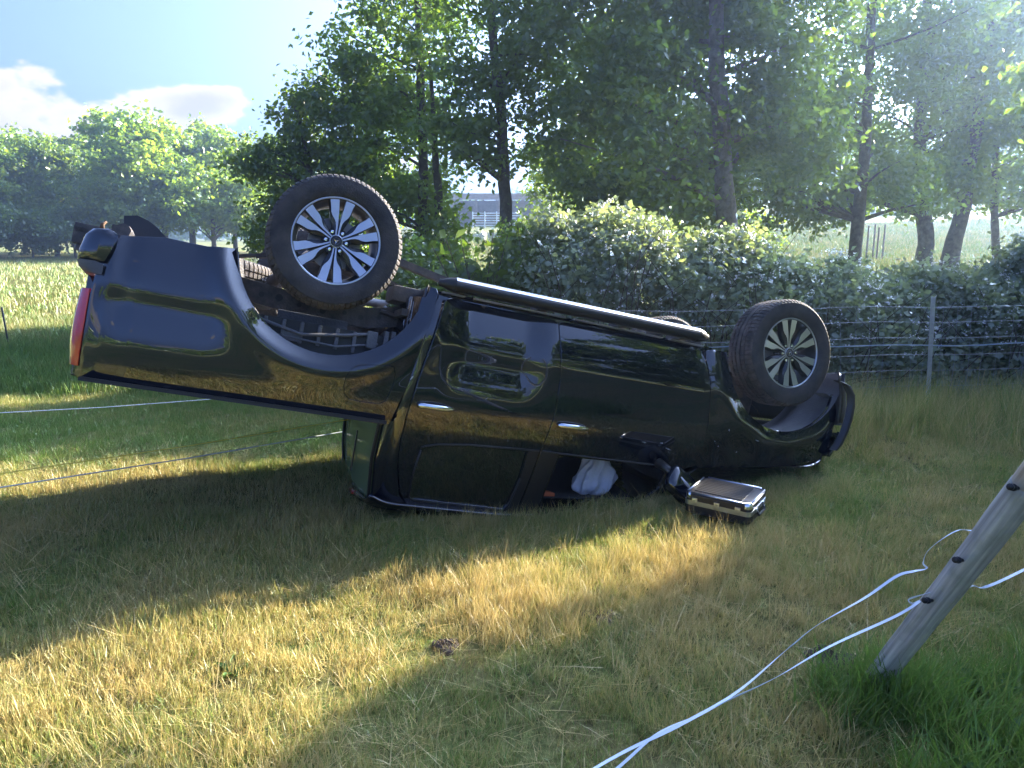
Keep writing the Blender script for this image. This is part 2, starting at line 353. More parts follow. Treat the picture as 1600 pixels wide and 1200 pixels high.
def limb(mb, a, b, r0, r1, sag=.15, n=6):
    a = Vector(a); b = Vector(b); side = Vector((random.uniform(-1, 1), random.uniform(-1, 1), random.uniform(-.2, .6))) * (b - a).length * sag
    pts = []; rad = []
    for i in range(n + 1):
        t = i / n; pts.append(a.lerp(b, t) + side * sin(pi * t) ); rad.append(r0 + (r1 - r0) * t)
    mb.tube(pts, rad, 5)
def tree(name, base, trunk, r0, r1, blobs, nleaf, leaf, label, cat='tree', group=None, spread=.28, clumps=160, lm='leaf', bark='bark', droop=.5,
         limbs=26, prune=True, extra_trunks=(), low=None, twist=.05, bare=0.0):
    bx, by = base; bz = ghf(bx, by)
    root = empty(name, (bx, by, bz), label, cat, group)
    P, CC = crown_points(blobs, nleaf, spread, clumps)
    if prune: P = P[~sun_open(P)]; CC = CC[~sun_open(CC)]
    P = P[P[:, 2] > gh(P[:, 0], P[:, 1]) + .05]
    if bare:      # few leaves on the open side of the bole, so that the bark shows
        tz_ = np.array([p[2] for p in trunk]); xt = np.interp(P[:, 2] - bz, tz_, [p[0] for p in trunk]); yt = by
        near_ = (np.abs(P[:, 0] - xt - (P[:, 1] - yt) * bx / by) < bare) & (P[:, 1] < yt + .1) & (P[:, 2] < 5.6)
        P = P[~(near_ & (rng.random(len(P)) < .86))]
    V, F = leaf_cloud(P, leaf, droop)
    # tint varies by clump and leaf
    tt = np.repeat(np.clip(.5 + .35 * np.sin(P[:, 0] * 2.1 + P[:, 2] * 1.7) * np.cos(P[:, 1] * 1.9 + P[:, 2]) + rng.normal(size=len(P)) * .22, 0, 1), 4)
    off = np.array([bx, by, bz])
    me = raw_mesh('crown', V - off, F, M[lm], smooth=False); set_tint(me, tt)
    link(bpy.data.objects.new('crown', me), root)
    for k, tr in enumerate([trunk] + list(extra_trunks)):
        mb = MB(); pts = [Vector(p) - Vector(off) for p in tr]
        m_ = []; nseg = 5
        for i in range(len(pts) - 1):
            for q in range(nseg): m_.append(pts[i].lerp(pts[i + 1], q / nseg))
        m_.append(pts[-1]); L_ = len(m_)
        m_ = [p + Vector((random.uniform(-1, 1), random.uniform(-1, 1), 0)) * twist * r0 * 6 * (1 if 0 < i < L_ - 1 else 0) * .4 for i, p in enumerate(m_)]
        rad = [(r0 + (r1 - r0) * (i / (L_ - 1))) * (1.35 if i == 0 else 1.12 if i == 1 else 1) * random.uniform(.94, 1.06) for i in range(L_)]
        mb.tube(m_, rad, 10)
        if k == 0:
            for i in range(limbs):
                c = CC[rng.integers(len(CC))] - off
                # leave the trunk below the clump
                j = min(range(L_), key=lambda q: abs(m_[q].z - (c[2] - .25 * abs((Vector(c) - m_[q]).xy.length) - .2)))
                j = max(1, j); limb(mb, m_[j], c, rad[j] * .38, .006, .12)
        mb.build('trunk', M[bark], root, smooth=True)
    return root

# big trees behind the bramble bank -------------------------------------------------
def trunk_line(px, py_list):  # helper left for readability of the coordinates below
    return None
tree('hornbeam_tree', (-1.75, 15.2), [(-1.75, 15.2, .1), (-1.68, 15.2, 3.0), (-1.75, 15.25, 6.0), (-1.7, 15.3, 9.5)], .13, .03,
     [(-2.15, 15.5, 8.2, 1.15, 1.4, 2.0, 1.3), (-2.25, 15.6, 5.6, 1.15, 1.4, 2.0, 1.8), (-2.25, 15.6, 3.4, 1.15, 1.3, 1.6, 1.6), (-2.1, 15.3, 1.7, 1.15, 1.1, 1.2, 1.1), (-1.35, 15.0, 1.7, .35, .5, .75, .22)],
     31000, .125, 'tall leafy tree directly behind the upturned rear wheel, twin dark stems', limbs=34, clumps=260, spread=.24,
     extra_trunks=[[(-1.35, 14.9, .1), (-1.4, 14.9, 2.6), (-1.5, 14.9, 5.0)]])
tree('cherry_tree', (-4.2, 16.0), [(-4.0, 16.0, .1), (-3.9, 16.0, 1.6), (-4.1, 15.9, 3.4), (-4.3, 15.9, 4.4)], .12, .03,
     [(-3.3, 16.0, 3.9, 1.15, 1.2, 1.0, 1.0), (-3.6, 16.0, 2.6, 1.2, 1.2, 1.3, 1.2), (-4.6, 16.0, 3.1, .75, .9, .6, .5), (-4.2, 15.8, 1.9, 1.0, 1.0, .8, .6), (-5.2, 15.9, 3.2, .35, .5, .22, .08), (-4.2, 15.9, 4.2, .5, .5, .4, .2)],
     17000, .12, 'lower dark leafy tree with an arching branch to the left of the rear wheel', limbs=30, clumps=150, spread=.2)
tree('field_tree', (-.12, 13.9), [(-.12, 13.9, .1), (-.10, 13.9, 2.0), (-.18, 13.95, 3.6), (-.45, 14.0, 6.5), (-.5, 14.0, 9)], .14, .04,
     [(-.6, 14.2, 7.6, 1.2, 1.4, 1.6, 1.2), (-.55, 14.2, 5.3, 1.15, 1.3, 1.3, 1.3), (-.75, 14.1, 3.9, .9, 1.0, .7, .6), (-.6, 14.0, 3.1, .6, .7, .3, .2), (.25, 14.0, 4.6, .5, .7, .9, .35)],
     14000, .125, 'slender tree with a straight dark trunk and airy crown, barn visible beside its foot', limbs=32, clumps=150, spread=.2)
tree('lime_tree', (3.45, 13.2), [(3.8, 13.2, .2), (3.58, 13.2, 2.2), (3.28, 13.2, 4.8), (3.1, 13.3, 9)], .21, .08,
     [(2.6, 13.4, 7.4, 2.2, 1.9, 2.0, 2.2), (1.7, 13.2, 5.3, 1.35, 1.6, 1.7, 1.8), (1.95, 13.2, 3.3, 1.45, 1.6, 1.3, 1.6), (3.2, 14.0, 4.6, 1.7, 1.4, 2.2, 2.2), (2.6, 13.5, 2.3, 1.5, 1.3, .7, .9), (4.4, 13.8, 5.6, 1.3, 1.3, 2.4, 1.8), (3.3, 13.7, 6.3, 1.3, 1.0, 1.2, .9), (4.6, 14.2, 3.5, 1.1, 1.0, 1.0, 1.0)],
     60000, .13, 'broad dense tree with a thick pale leaning trunk above the bramble bank', limbs=40, clumps=420, spread=.26, bark='bark_grey', bare=.24)
tree('ash_tree', (3.0, 17.4), [(3.0, 17.4, .3), (3.05, 17.4, 3), (2.9, 17.5, 7.5)], .15, .05,
     [(2.9, 17.5, 3.6, 2.0, 1.3, 1.7, 1.6), (3.1, 17.5, 6.2, 1.9, 1.3, 1.8, 1.4), (1.7, 17.5, 5.0, 1.1, 1.1, 1.6, .7)], 22000, .14, 'dense tree filling the gap behind the thick pale trunk', limbs=20, clumps=200, spread=.28)
tree('slender_tree', (7.3, 16.6), [(7.3, 16.6, .3), (7.35, 16.6, 3.2), (7.25, 16.6, 6.0), (7.3, 16.6, 10)], .145, .05,
     [(6.2, 17.0, 5.0, 1.5, 1.5, 1.5, 1.3), (6.3, 17.2, 7.6, 1.6, 1.6, 1.4, 1.2), (7.2, 17.4, 3.0, 2.2, 1.4, .95, 1.4), (8.9, 17.3, 6.6, 1.3, 1.5, 2.4, 1.2), (8.1, 17.0, 8.3, 1.4, 1.5, 1.0, .7), (5.4, 17.0, 3.0, 1.2, 1.2, 1.1, .8)],
     33000, .13, 'slim dark trunked tree with sky showing through its crown', limbs=34, clumps=260, spread=.26, bare=.2)
tree('twin_stemmed_tree', (10.2, 19.4), [(10.3, 19.4, .4), (10.25, 19.4, 1.8), (9.9, 19.5, 4), (9.8, 19.6, 9.5)], .24, .09,
     [(10.2, 20, 7.9, 2.8, 2.2, 2.4, 2.4), (10.0, 20, 4.8, 2.7, 2.0, 2.0, 2.4), (11.6, 19.6, 5.8, 1.9, 1.8, 2.6, 1.8), (9.8, 19.8, 2.9, 2.0, 1.6, .8, 1.0)],
     40000, .14, 'heavy dark tree with two thick stems rising side by side from the brambles', limbs=40, clumps=330, spread=.3,
     extra_trunks=[[(10.75, 19.3, .4), (11.0, 19.3, 2.0), (11.3, 19.5, 4.5), (11.5, 19.7, 8.5)]])
tree('leaning_young_tree', (12.4, 20.2), [(12.75, 20.2, .4), (12.45, 20.2, 1.9), (12.3, 20.3, 3.4), (12.4, 20.4, 7.5)], .12, .05,
     [(12.9, 20.5, 6.6, 1.9, 1.8, 2.8, 2.0), (13.0, 20.4, 3.9, 1.8, 1.6, 1.2, 1.2), (13.6, 20.4, 2.9, 1.3, 1.3, .6, .5)],
     23000, .14, 'rightmost tree, thin leaning trunk showing below its crown', limbs=30, clumps=200, spread=.28)
tree('yellow_green_bush', (5.2, 21.5), [(5.2, 21.5, .3), (5.2, 21.5, 1.6), (5.3, 21.5, 2.6)], .06, .02,
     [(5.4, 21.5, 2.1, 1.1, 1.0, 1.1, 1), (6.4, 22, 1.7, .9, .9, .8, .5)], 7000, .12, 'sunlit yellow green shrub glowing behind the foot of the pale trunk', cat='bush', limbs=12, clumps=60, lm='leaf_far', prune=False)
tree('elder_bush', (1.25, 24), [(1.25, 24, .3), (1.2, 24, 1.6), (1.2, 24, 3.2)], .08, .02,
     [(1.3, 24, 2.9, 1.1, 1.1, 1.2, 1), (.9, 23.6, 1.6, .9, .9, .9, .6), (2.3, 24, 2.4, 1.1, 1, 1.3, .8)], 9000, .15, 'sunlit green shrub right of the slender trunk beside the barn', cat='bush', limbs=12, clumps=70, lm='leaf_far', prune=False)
# out of frame trees shading the grass; later ones added purely for their shade
for k, (x, y, z, rr, lab) in enumerate([(11.3, 8.4, 4.6, 2.2, 'dense tree standing out of frame beyond the fence end'), (13.4, 5.6, 4.6, 2.5, 'second dense tree out of frame to the right, shading the grass'),
                                       (15.5, 1.5, 4.8, 3.0, 'third dense tree out of frame to the right, nearest the camera'), (14.6, 9.2, 4.9, 2.4, 'tall dense tree out of frame behind the first one'), (9.75, 12.0, 4.3, 1.35, 'small added shade tree just outside the right edge, beyond the brambles'),  # last tree added and flattened to shade a narrow strip
        (17.5, -3.5, 4.8, 3.0, 'added unseen shade tree to the right of the viewer'), (18.5, -9.5, 4.8, 3.2, 'added unseen shade tree behind the viewer on the right'),  # unseen, added to shade the ground mirrored in the paint
        (23, -5, 8.5, 4.6, 'very tall added shade tree to the right of the viewer'), (20, -17, 6.5, 4.6, 'tall added shade tree far behind the viewer on the right'), (24, 4, 9.0, 4.4, 'very tall added shade tree out of view at the far right'),  # taller unseen trees added to darken what the paint mirrors
        (10.4, 9.5, 4.8, 2.05, 'added shade tree between the out of frame trees at the fence end'), (12.6, 6.9, 4.6, 2.2, 'low added shade tree out of frame, second from the fence end')]):  # added to close gaps in the shade on the grass
    tree('shade_tree', (x, y), [(x, y, 0), (x, y, 2.5), (x + .2, y, 7)], .18, .06, [(x, y, z, rr, rr, 3.1 if rr > 2 else .45, 2)] + ([(x, y, z - 2.2, rr * .9, rr * .9, 1.4, 1)] if rr > 2 else []) + ([(x + .5, y, z + 4.2, rr, rr, 2.6, 2)] if rr > 2 else []),
         30000, .16 if rr < 2 else .25, lab, limbs=14, clumps=150, spread=.36)

# far trees: three builds shared by copies
def far_proto(seed, h, wd, nleaf, leaf, lm):
    global rng
    st = rng; rng = np.random.default_rng(seed)
    root = empty('orchard_tree', (0, 0, 0))
    blobs = [(0, 0, h * .55, wd * .5, wd * .5, h * .33, 2)]
    for i in range(7):
        a = rng.uniform(0, 2 * pi); q = rng.uniform(.2, .5) * wd
        blobs.append((cos(a) * q, sin(a) * q, h * rng.uniform(.35, .82), wd * .26, wd * .26, h * .17, .7))
    P, CC = crown_points(blobs, nleaf, wd * .05, 130)
    P = P[P[:, 2] > h * .1]
    V, F = leaf_cloud(P, leaf, .3, .7)
    me = raw_mesh('crown', V, F, M[lm], smooth=False); set_tint(me, np.repeat(np.clip(.5 + rng.normal(size=len(P)) * .25 + .3 * np.sin(P[:, 0] * 1.3 + P[:, 2]), 0, 1), 4))
    cr = link(bpy.data.objects.new('crown', me), root)
    mb = MB(); mb.tube([(0, 0, -.3), (.05, 0, h * .25), (0, .1, h * .55), (.1, 0, h * .85)], [h * .025, h * .02, h * .013, .02], 7)
    for i in range(12):
        c = CC[rng.integers(len(CC))]; limb(mb, (0, 0, h * rng.uniform(.15, .5)), c, h * .008, .01, .1, 4)
    mb.build('trunk', M['bark'], root, smooth=True)
    rng = st; return root
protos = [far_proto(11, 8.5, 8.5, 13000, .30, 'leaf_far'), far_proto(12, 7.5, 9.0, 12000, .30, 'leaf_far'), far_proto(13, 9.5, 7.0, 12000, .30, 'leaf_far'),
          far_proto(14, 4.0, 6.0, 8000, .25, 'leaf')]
used = set()
def copy_tree(o):
    c = o.copy(); C.objects.link(c)
    for ch in o.children:
        d = ch.copy(); C.objects.link(d); d.parent = c
    return c
def place_far(k, x, y, s, rot, label, group='trees along the far edge of the field', cat='tree', zs=1.0):
    o = protos[k]
    if k in used: o = copy_tree(o)
    used.add(k)
    o.location = (x, y, ghf(x, y)); o.scale = (s, s, s * zs); o.rotation_euler = (0, 0, rot); tag(o, label, cat, group); return o
def px_at(px, d):  # ground position at a bearing and distance
    return ((px - 800) / 1200 * d, d * .982)
FAR = [(0, 20, 52, .95, 'low round topped tree at the far left edge of the field'), (1, 112, 56, 1.0, 'second far tree from the left, broad and pale'),
       (2, 190, 60, .95, 'far tree rising just behind the tail of the pickup'), (0, 278, 52, 1.08, 'tallest pale tree of the far row, above the pickup bed'),
       (1, 350, 50, .92, 'pale tree in the far row beside the dark cherry tree'), (2, 408, 55, .90, 'far row tree partly hidden by the dark cherry tree'),
       (0, 455, 70, .9, 'far tree seen behind the low branches left of the wheel'), (1, 560, 62, .9, 'far tree hidden mostly behind the tall twin stemmed tree'),
       (2, 240, 66, 1.05, 'thin topped tree behind the tallest of the far row'), (1, 65, 66, 1.15, 'far tree in a second row at the left')]
FAR += [(0, -25, 54, 1.0, 'far tree just outside the left edge of the view'), (2, 88, 60, .98, 'narrow far tree between the two leftmost trees'), (0, 150, 55, .88, 'pale far tree above the dark shrubs left of the pickup tail'),
        (1, 232, 50, .86, 'broad low far tree just above the pickup bed'), (2, 318, 56, 1.0, 'slim far tree right of the tallest one'), (0, 382, 60, .9, 'far tree behind the arching branch'), (1, 432, 64, .95, 'far tree glimpsed under the arching branch')]
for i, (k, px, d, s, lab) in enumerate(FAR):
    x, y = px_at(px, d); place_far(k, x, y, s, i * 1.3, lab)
for i, (px, d, s, lab) in enumerate([(15, 47, .95, 'dark shrub at the foot of the far left trees'), (75, 49, .8, 'dark rounded shrub left of the pickup tail'), (140, 48, .9, 'dark shrub right behind the pickup tail'),
                                     (-70, 46, 1.0, 'dark shrub just outside the left edge')]):
    x, y = px_at(px, d); place_far(3, x, y, s, i * 2.1, lab, 'shrubs at the foot of the far trees', 'bush')
for i, (k, x, y, s, lab) in enumerate([(0, 7, 62, 1.2, 'far tree behind the broad tree, nearer the barn'), (1, 16, 70, 1.1, 'far tree behind the broad dense tree'), (2, 24, 66, 1.0, 'far tree behind the slim dark trunk'),
                                       (1, 33, 72, 1.1, 'far tree behind the heavy twin stemmed tree'), (2, 46, 76, 1.2, 'far tree behind the rightmost tree')]):
    place_far(k, x, y, s, i * 1.7 + .5, lab, 'trees dotted over the rising field')
# trees behind the camera, seen only mirrored in the paint
for i, (k, x, y, s, lab) in enumerate([(0, -16, -34, .7, 'tree behind the viewer, mirrored left in the paint'), (1, 14, -40, .75, 'tree behind the viewer, mirrored in the front door'), (2, 4, -46, .6, 'slim tree behind the viewer'),
                                       (1, -34, -30, .7, 'broad tree far behind the viewer to the left'), (0, 30, -28, .8, 'tree behind the viewer to the right'), (3, -6, -38, .8, 'low bush behind the viewer')]):
    place_far(k, x, y, s, i * 1.1, lab, 'trees behind the camera')
def distant_wood(name, a0, a1, d0, hh, n, leaf, label):
    az = np.radians(rng.uniform(a0, a1, n)); d = d0 + rng.uniform(0, 14, n)
    top = hh * (.65 + .22 * np.sin(az * 47) + .14 * np.sin(az * 113 + 1) + .08 * np.sin(az * 290))
    x = np.sin(az) * d; y = np.cos(az) * d
    P = np.stack([x, y, gh(x, y) + top * rng.uniform(0, 1, n) ** .7], 1)
    V, F = leaf_cloud(P, leaf, .1, .9); me = raw_mesh(name, V, F, M['leaf'], smooth=False); set_tint(me, np.repeat(rng.uniform(0, 1, n), 4))
    o = link(bpy.data.objects.new(name, me)); tag(o, label, 'wood', kind='stuff')
distant_wood('distant_wood', -50, 60, 170, 8, 26000, 1.1, 'hazy line of woodland on the horizon beyond the field')
distant_wood('mirrored_hedge', 100, 260, 70, 8.0, 26000, .8, 'unseen hedge line behind the viewer, raised to darken the paint reflections')  # out of view, heightened to darken the mirrored horizon

# ------------------------------------------------------------------ bramble bank
def bramble():
    def top(x):
        return (1.43 - .16 * sstep(x, 2.9, 3.6) + .38 * np.exp(-((x - 1.4) / 1.35) ** 4) + .13 * np.sin(x * 2.3) + .12 * np.sin(x * 5.1 + 1) + .07 * np.sin(x * 11.3 + 2) + .12 * sstep(x, 5.5, 6.8) - .10 * np.exp(-((x - 3.6) / .7) ** 2))
    groups = [(-1.35, .35, 'leaf', 9.3, 'dark leafy thicket at the left end of the bramble bank'), (.35, 2.4, 'bramble', 9.0, 'tallest mound of bramble with white blossom in the middle of the bank'),
              (2.4, 4.5, 'bramble', 9.1, 'bramble mound with white blossom left of the steel fence post'), (4.5, 6.9, 'bramble', 9.2, 'sunlit bramble mound behind the steel fence post'), (6.9, 9.6, 'bramble', 9.3, 'bramble mound at the right edge of the view')]
    for gi, (x0, x1, lm, yc, lab) in enumerate(groups):
        n = int(15000 * (x1 - x0))
        nc = int(100 * (x1 - x0)); cx = rng.uniform(x0 - .1, x1 + .1, nc)
        v = rng.uniform(0, 1, nc)
        # shell of the bank: face towards the camera, rounded top, back
        ang = rng.uniform(-.15, 1.15, nc) * pi / 1.2
        tz = top(cx) * rng.uniform(.86, 1.03, nc)
        cy = yc - np.cos(ang) * 1.15 * rng.uniform(.8, 1.0, nc); cz = np.sin(np.clip(ang, 0.02, 3)) ** .7 * tz
        idx = rng.integers(0, nc, n); off = rng.normal(size=(n, 3)) * np.array([.13, .13, .09])
        P = np.stack([cx[idx], cy[idx], cz[idx]], 1) + off
        # filling behind the shell
        nf = n // 3; xf = rng.uniform(x0, x1, nf); yf = yc + rng.uniform(-.95, .9, nf); zf = rng.uniform(.05, 1, nf) * top(xf) * .85 * np.sqrt(np.clip(1 - ((yf - yc) / 1.2) ** 2, 0.05, 1))
        sh = []
        for i in range(int(60 * (x1 - x0))):
            sx_ = random.uniform(x0, x1); sy_ = yc - random.uniform(-.2, 1.0); L_ = random.uniform(.10, .36); ax_ = random.uniform(-1, 1); ay_ = random.uniform(-1, .2)
            z0_ = float(top(sx_)) * math.sqrt(max(.15, 1 - ((sy_ - yc) / 1.25) ** 2)) - .08
            for q in range(int(L_ * 70)):
                t_ = random.random(); sh.append((sx_ + ax_ * L_ * t_ * t_ * .8 + random.gauss(0, .025), sy_ + ay_ * L_ * t_ * t_ * .6 + random.gauss(0, .025), z0_ + L_ * (t_ - .35 * t_ * t_) + random.gauss(0, .015)))
        P = np.concatenate([P, np.stack([xf, yf, zf], 1), np.array(sh)]); g = gh(P[:, 0], P[:, 1]); P[:, 2] += g
        P = P[(P[:, 2] > g + .04) & (P[:, 1] > 7.95)]
        V, F = leaf_cloud(P, .066 * rng.uniform(.55, 1.35, len(P)), .15, .75)
        base = (float((x0 + x1) / 2), yc, ghf((x0 + x1) / 2, yc)); root = empty('bramble_bush', base, lab, 'bush', 'brambles along the fence')
        me = raw_mesh('foliage', V - np.array(base), F, M[lm], smooth=False)
        set_tint(me, np.repeat(np.clip(rng.normal(size=len(P)) * .25 + .45 + .3 * np.sin(P[:, 0] * 4 + P[:, 2] * 5), 0, 1), 4)); link(bpy.data.objects.new('foliage', me), root)
        # canes arching out of the bank
        mb = MB()
        for i in range(int(34 * (x1 - x0))):
            x = random.uniform(x0, x1); y = yc - random.uniform(.5, 1.25); z = random.uniform(.15, 1.0) * float(top(x)); dx = random.uniform(-.5, .5)
            b = Vector(base)
            mb.tube([Vector((x - dx * .5, y + .3, 0)) - b + Vector((0, 0, ghf(x, y))), Vector((x, y, z * .7)) - b, Vector((x + dx, y - random.uniform(.0, .15), z + random.uniform(-.1, .15))) - b], [.006, .005, .003], 4, cap=False)
        mb.build('canes', M['bark'], root); root.children[-1]['kind'] = 'stuff'
        if lm == 'bramble':
            nfl = int(150 * (x1 - x0)); u = rng.uniform(0, 1, nfl)
            fx = rng.uniform(x0, x1, nfl); a = rng.uniform(.25, 1.9, nfl); fy = yc - np.cos(a) * 1.22; fz = np.sin(a) ** .7 * top(fx) * 1.03 + gh(fx, fy) + rng.uniform(0, .1, nfl)
            cen = np.repeat(np.stack([fx, fy, fz], 1), 5, 0) + rng.normal(size=(nfl * 5, 3)) * .012
            V, F = leaf_cloud(cen, .022, -.2, .9); me = raw_mesh('blossom', V - np.array(base), F, M['petal'], smooth=False); set_tint(me, np.zeros(len(V)))
            o = link(bpy.data.objects.new('blossom', me), root); o['kind'] = 'stuff'
bramble()
# large leaved burdock-like sprays over the left end of the bank (hazel shoot)
def hazel():
    b = (-.35, 8.6, ghf(-.35, 8.6)); root = empty('hazel_shoot', b, 'young hazel shoot with large round leaves at the foot of the slender trunk', 'plant')
    mb = MB(); P = []
    for i in range(7):
        a = random.uniform(-1.2, 1.2); t = Vector((sin(a) * .55, random.uniform(-.3, .1), 1.35 + random.uniform(.05, .45)))
        mb.tube([(0, 0, 0), (t.x * .4, t.y * .4, t.z * .6), t], [.012, .008, .004], 5)
        for k in range(9):
            q = .5 + .5 * k / 8; P.append((t.x * (.4 + .6 * (q - .5) * 2) + random.uniform(-.08, .08), t.y + random.uniform(-.08, .08), t.z * q + random.uniform(-.05, .05)))
    mb.build('stem', M['bark'], root)
    V, F = leaf_cloud(np.array(P), .15, .3, .95); me = raw_mesh('leaves', V, F, M['leaf'], smooth=False); set_tint(me, np.repeat(rng.uniform(.3, 1, len(P)), 4)); link(bpy.data.objects.new('leaves', me), root)
hazel()

# ------------------------------------------------------------------ barn, gate, far posts
def barn():
    x0, y0 = -4.6, 81.0; z0 = ghf(x0 + 3, y0)
    root = empty('barn', (x0, y0, z0), 'open fronted timber field barn with a flat overhanging roof', 'barn')
    MB().box((4.5, 3.0, 3.05), (6.6, 4.0, .13)).build('roof', M['timber'], root)
    MB().box((4.5, -.95, 2.72), (6.2, .08, .18)).build('fascia', M['timber'], root)
    MB().box((4.5, 6.0, 1.4), (6.0, .1, 1.4)).build('back_wall', M['timber'], root)
    for s in (-1, 1): MB().box((4.5 + s * 6, 2.6, 1.4), (.1, 3.3, 1.4)).build('side_wall', M['timber'], root)
    for k in range(6): MB().box((-1.4 + k * 2.35, -.8, 1.27), (.11, .11, 1.27)).build('post', M['timber'], root)
    for k in range(9): MB().box((-1.4 + k * 1.45, 2.0, 2.83), (.09, 3.0, .09)).build('rafter', M['timber'], root)
barn()
def metal_gate():
    x0, y0 = -3.6, 72.0; z0 = ghf(x0, y0)
    root = empty('field_gate', (x0, y0, z0), 'white tubular field gate standing in front of the barn', 'gate')
    for k in range(6): MB().tube([(0, 0, .25 + k * .22), (4.4, 0, .25 + k * .22)], .035, 6).build('rail', M['tape'], root)
    for x in (0, 1.1, 2.2, 3.3, 4.4): MB().tube([(x, 0, 0), (x, 0, 1.5)], .05, 6).build('upright', M['tape'], root)
metal_gate()
for k, (px, d, h) in enumerate([(1346, 26, 1.15), (1356, 26.4, 1.2), (1362, 25.8, 1.1), (1371, 26.2, 1.2)]):
    x, y = (px - 800) / 1200 * d, d; 
    o = MB().tube([(0, 0, -.1), (.01, 0, h)], .03, 6).build('stake', M['bark'], None, smooth=True); o.location = (x, y, ghf(x, y))
    tag(o, ['leftmost thin stake of the four behind the slim trunk', 'second thin stake right of the slim trunk', 'third thin stake right of the slim trunk, shortest', 'fourth and rightmost thin stake of the tree guard'][k], 'stake', 'stakes of a tree guard in the field')
o = MB().tube([(0, 0, -.2), (-.05, 0, .62)], .014, 6).build('electric_fence_stake', M['black_plastic'], None, smooth=True); o.location = (-7.75, 11.75, ghf(-7.75, 11.75)); tag(o, 'thin dark stake standing in the field at the left edge', 'stake')

# ------------------------------------------------------------------ wire mesh fence
def wire_fence():
    x0, x1 = .4, 8.2
    def fy(x): return 7.35 + (x - 1.4) * .10
    root = empty('wire_fence', (x0, fy(x0), ghf(x0, fy(x0))), 'galvanised square mesh stock fence in front of the brambles', 'fence')
    b = Vector(root.location)
    def pt(x, z): 
        y = fy(x) + .012 * sin(x * 3.1 + z * 4); g = .02
        return Vector((x, y, g + z * (1 + .006 * sin(x * 2.3)) + .004 * sin(x * 5 + z * 3) + .006 * x)) - b
    for k, z in enumerate((.98, .83, .67, .50, .34, .18)):
        MB().tube([pt(x, z) for x in np.arange(x0, x1, .12)], .0021, 4, cap=False).build('line_wire', M['wire'], root)
    for k in range(int((x1 - x0) / .15)):
        x = x0 + k * .15; j = random.uniform(-.02, .02)
        MB().tube([pt(x + j * sin(z * 5), z) for z in (.02, .18, .34, .5, .67, .83, .98)], .0016, 4, cap=False).build('stay_wire', M['wire'], root)
    mb = MB(); x = 4.17; y = fy(x) - .02; g = ghf(x, y)
    mb.prism([(-.022, 0), (.022, 0), (.022, .006), (.004, .006), (.004, .03), (-.004, .03), (-.004, .006), (-.022, .006)], 0, 1.22, 'z')
    o = mb.build('steel_fence_post', M['zinc'], None); o.location = (x + .03, y - .035, g - .08); o.rotation_euler = (R(1.5), R(-3.6), 0); tag(o, 'galvanised steel post standing in the wire fence', 'post')
    for xx in (7.3,):
        o = MB().prism([(-.022, 0), (.022, 0), (.022, .006), (.004, .006), (.004, .03), (-.004, .03), (-.004, .006), (-.022, .006)], 0, 1.2, 'z').build('steel_fence_post', M['zinc'])
        o.location = (xx, fy(xx) - .05, ghf(xx, fy(xx)) - .08); tag(o, 'steel fence post hidden behind the pickup' if xx < 2 else 'steel fence post beyond the right edge', 'post')
    mb = MB()
    pts = [Vector((x, fy(x) - .07, ghf(x, fy(x)) + .655 + .03 * (x - 3.0) * 0)) for x in np.arange(.8, 8, .3)]
    ribbon(mb, pts, .010); o = mb.build('electric_fence_tape', M['tape_blue']); tag(o, 'taut pale blue and white fence tape running along the wire fence', 'fence tape')
def ribbon(mb, pts, hw, tw=None, th=.0006):
    V = []; F = []
    for i, p in enumerate(pts):
        t = (pts[min(i + 1, len(pts) - 1)] - pts[max(i - 1, 0)]).normalized()
        s = t.cross(Vector((0, -.7, .7)))
        s.normalize(); q = (tw[i] if tw else 0.0)
        u = t.cross(s).normalized(); d = (u * cos(q) + s * sin(q)); nrm = t.cross(d).normalized()
        for a, b in ((-1, -1), (1, -1), (1, 1), (-1, 1)): V.append((p + d * hw * a + nrm * th * b)[:])
    for i in range(len(pts) - 1):
        for j in range(4): F.append((i * 4 + j, i * 4 + (j + 1) % 4, i * 4 + 4 + (j + 1) % 4, i * 4 + 4 + j))
    mb.add(V, F)
wire_fence()

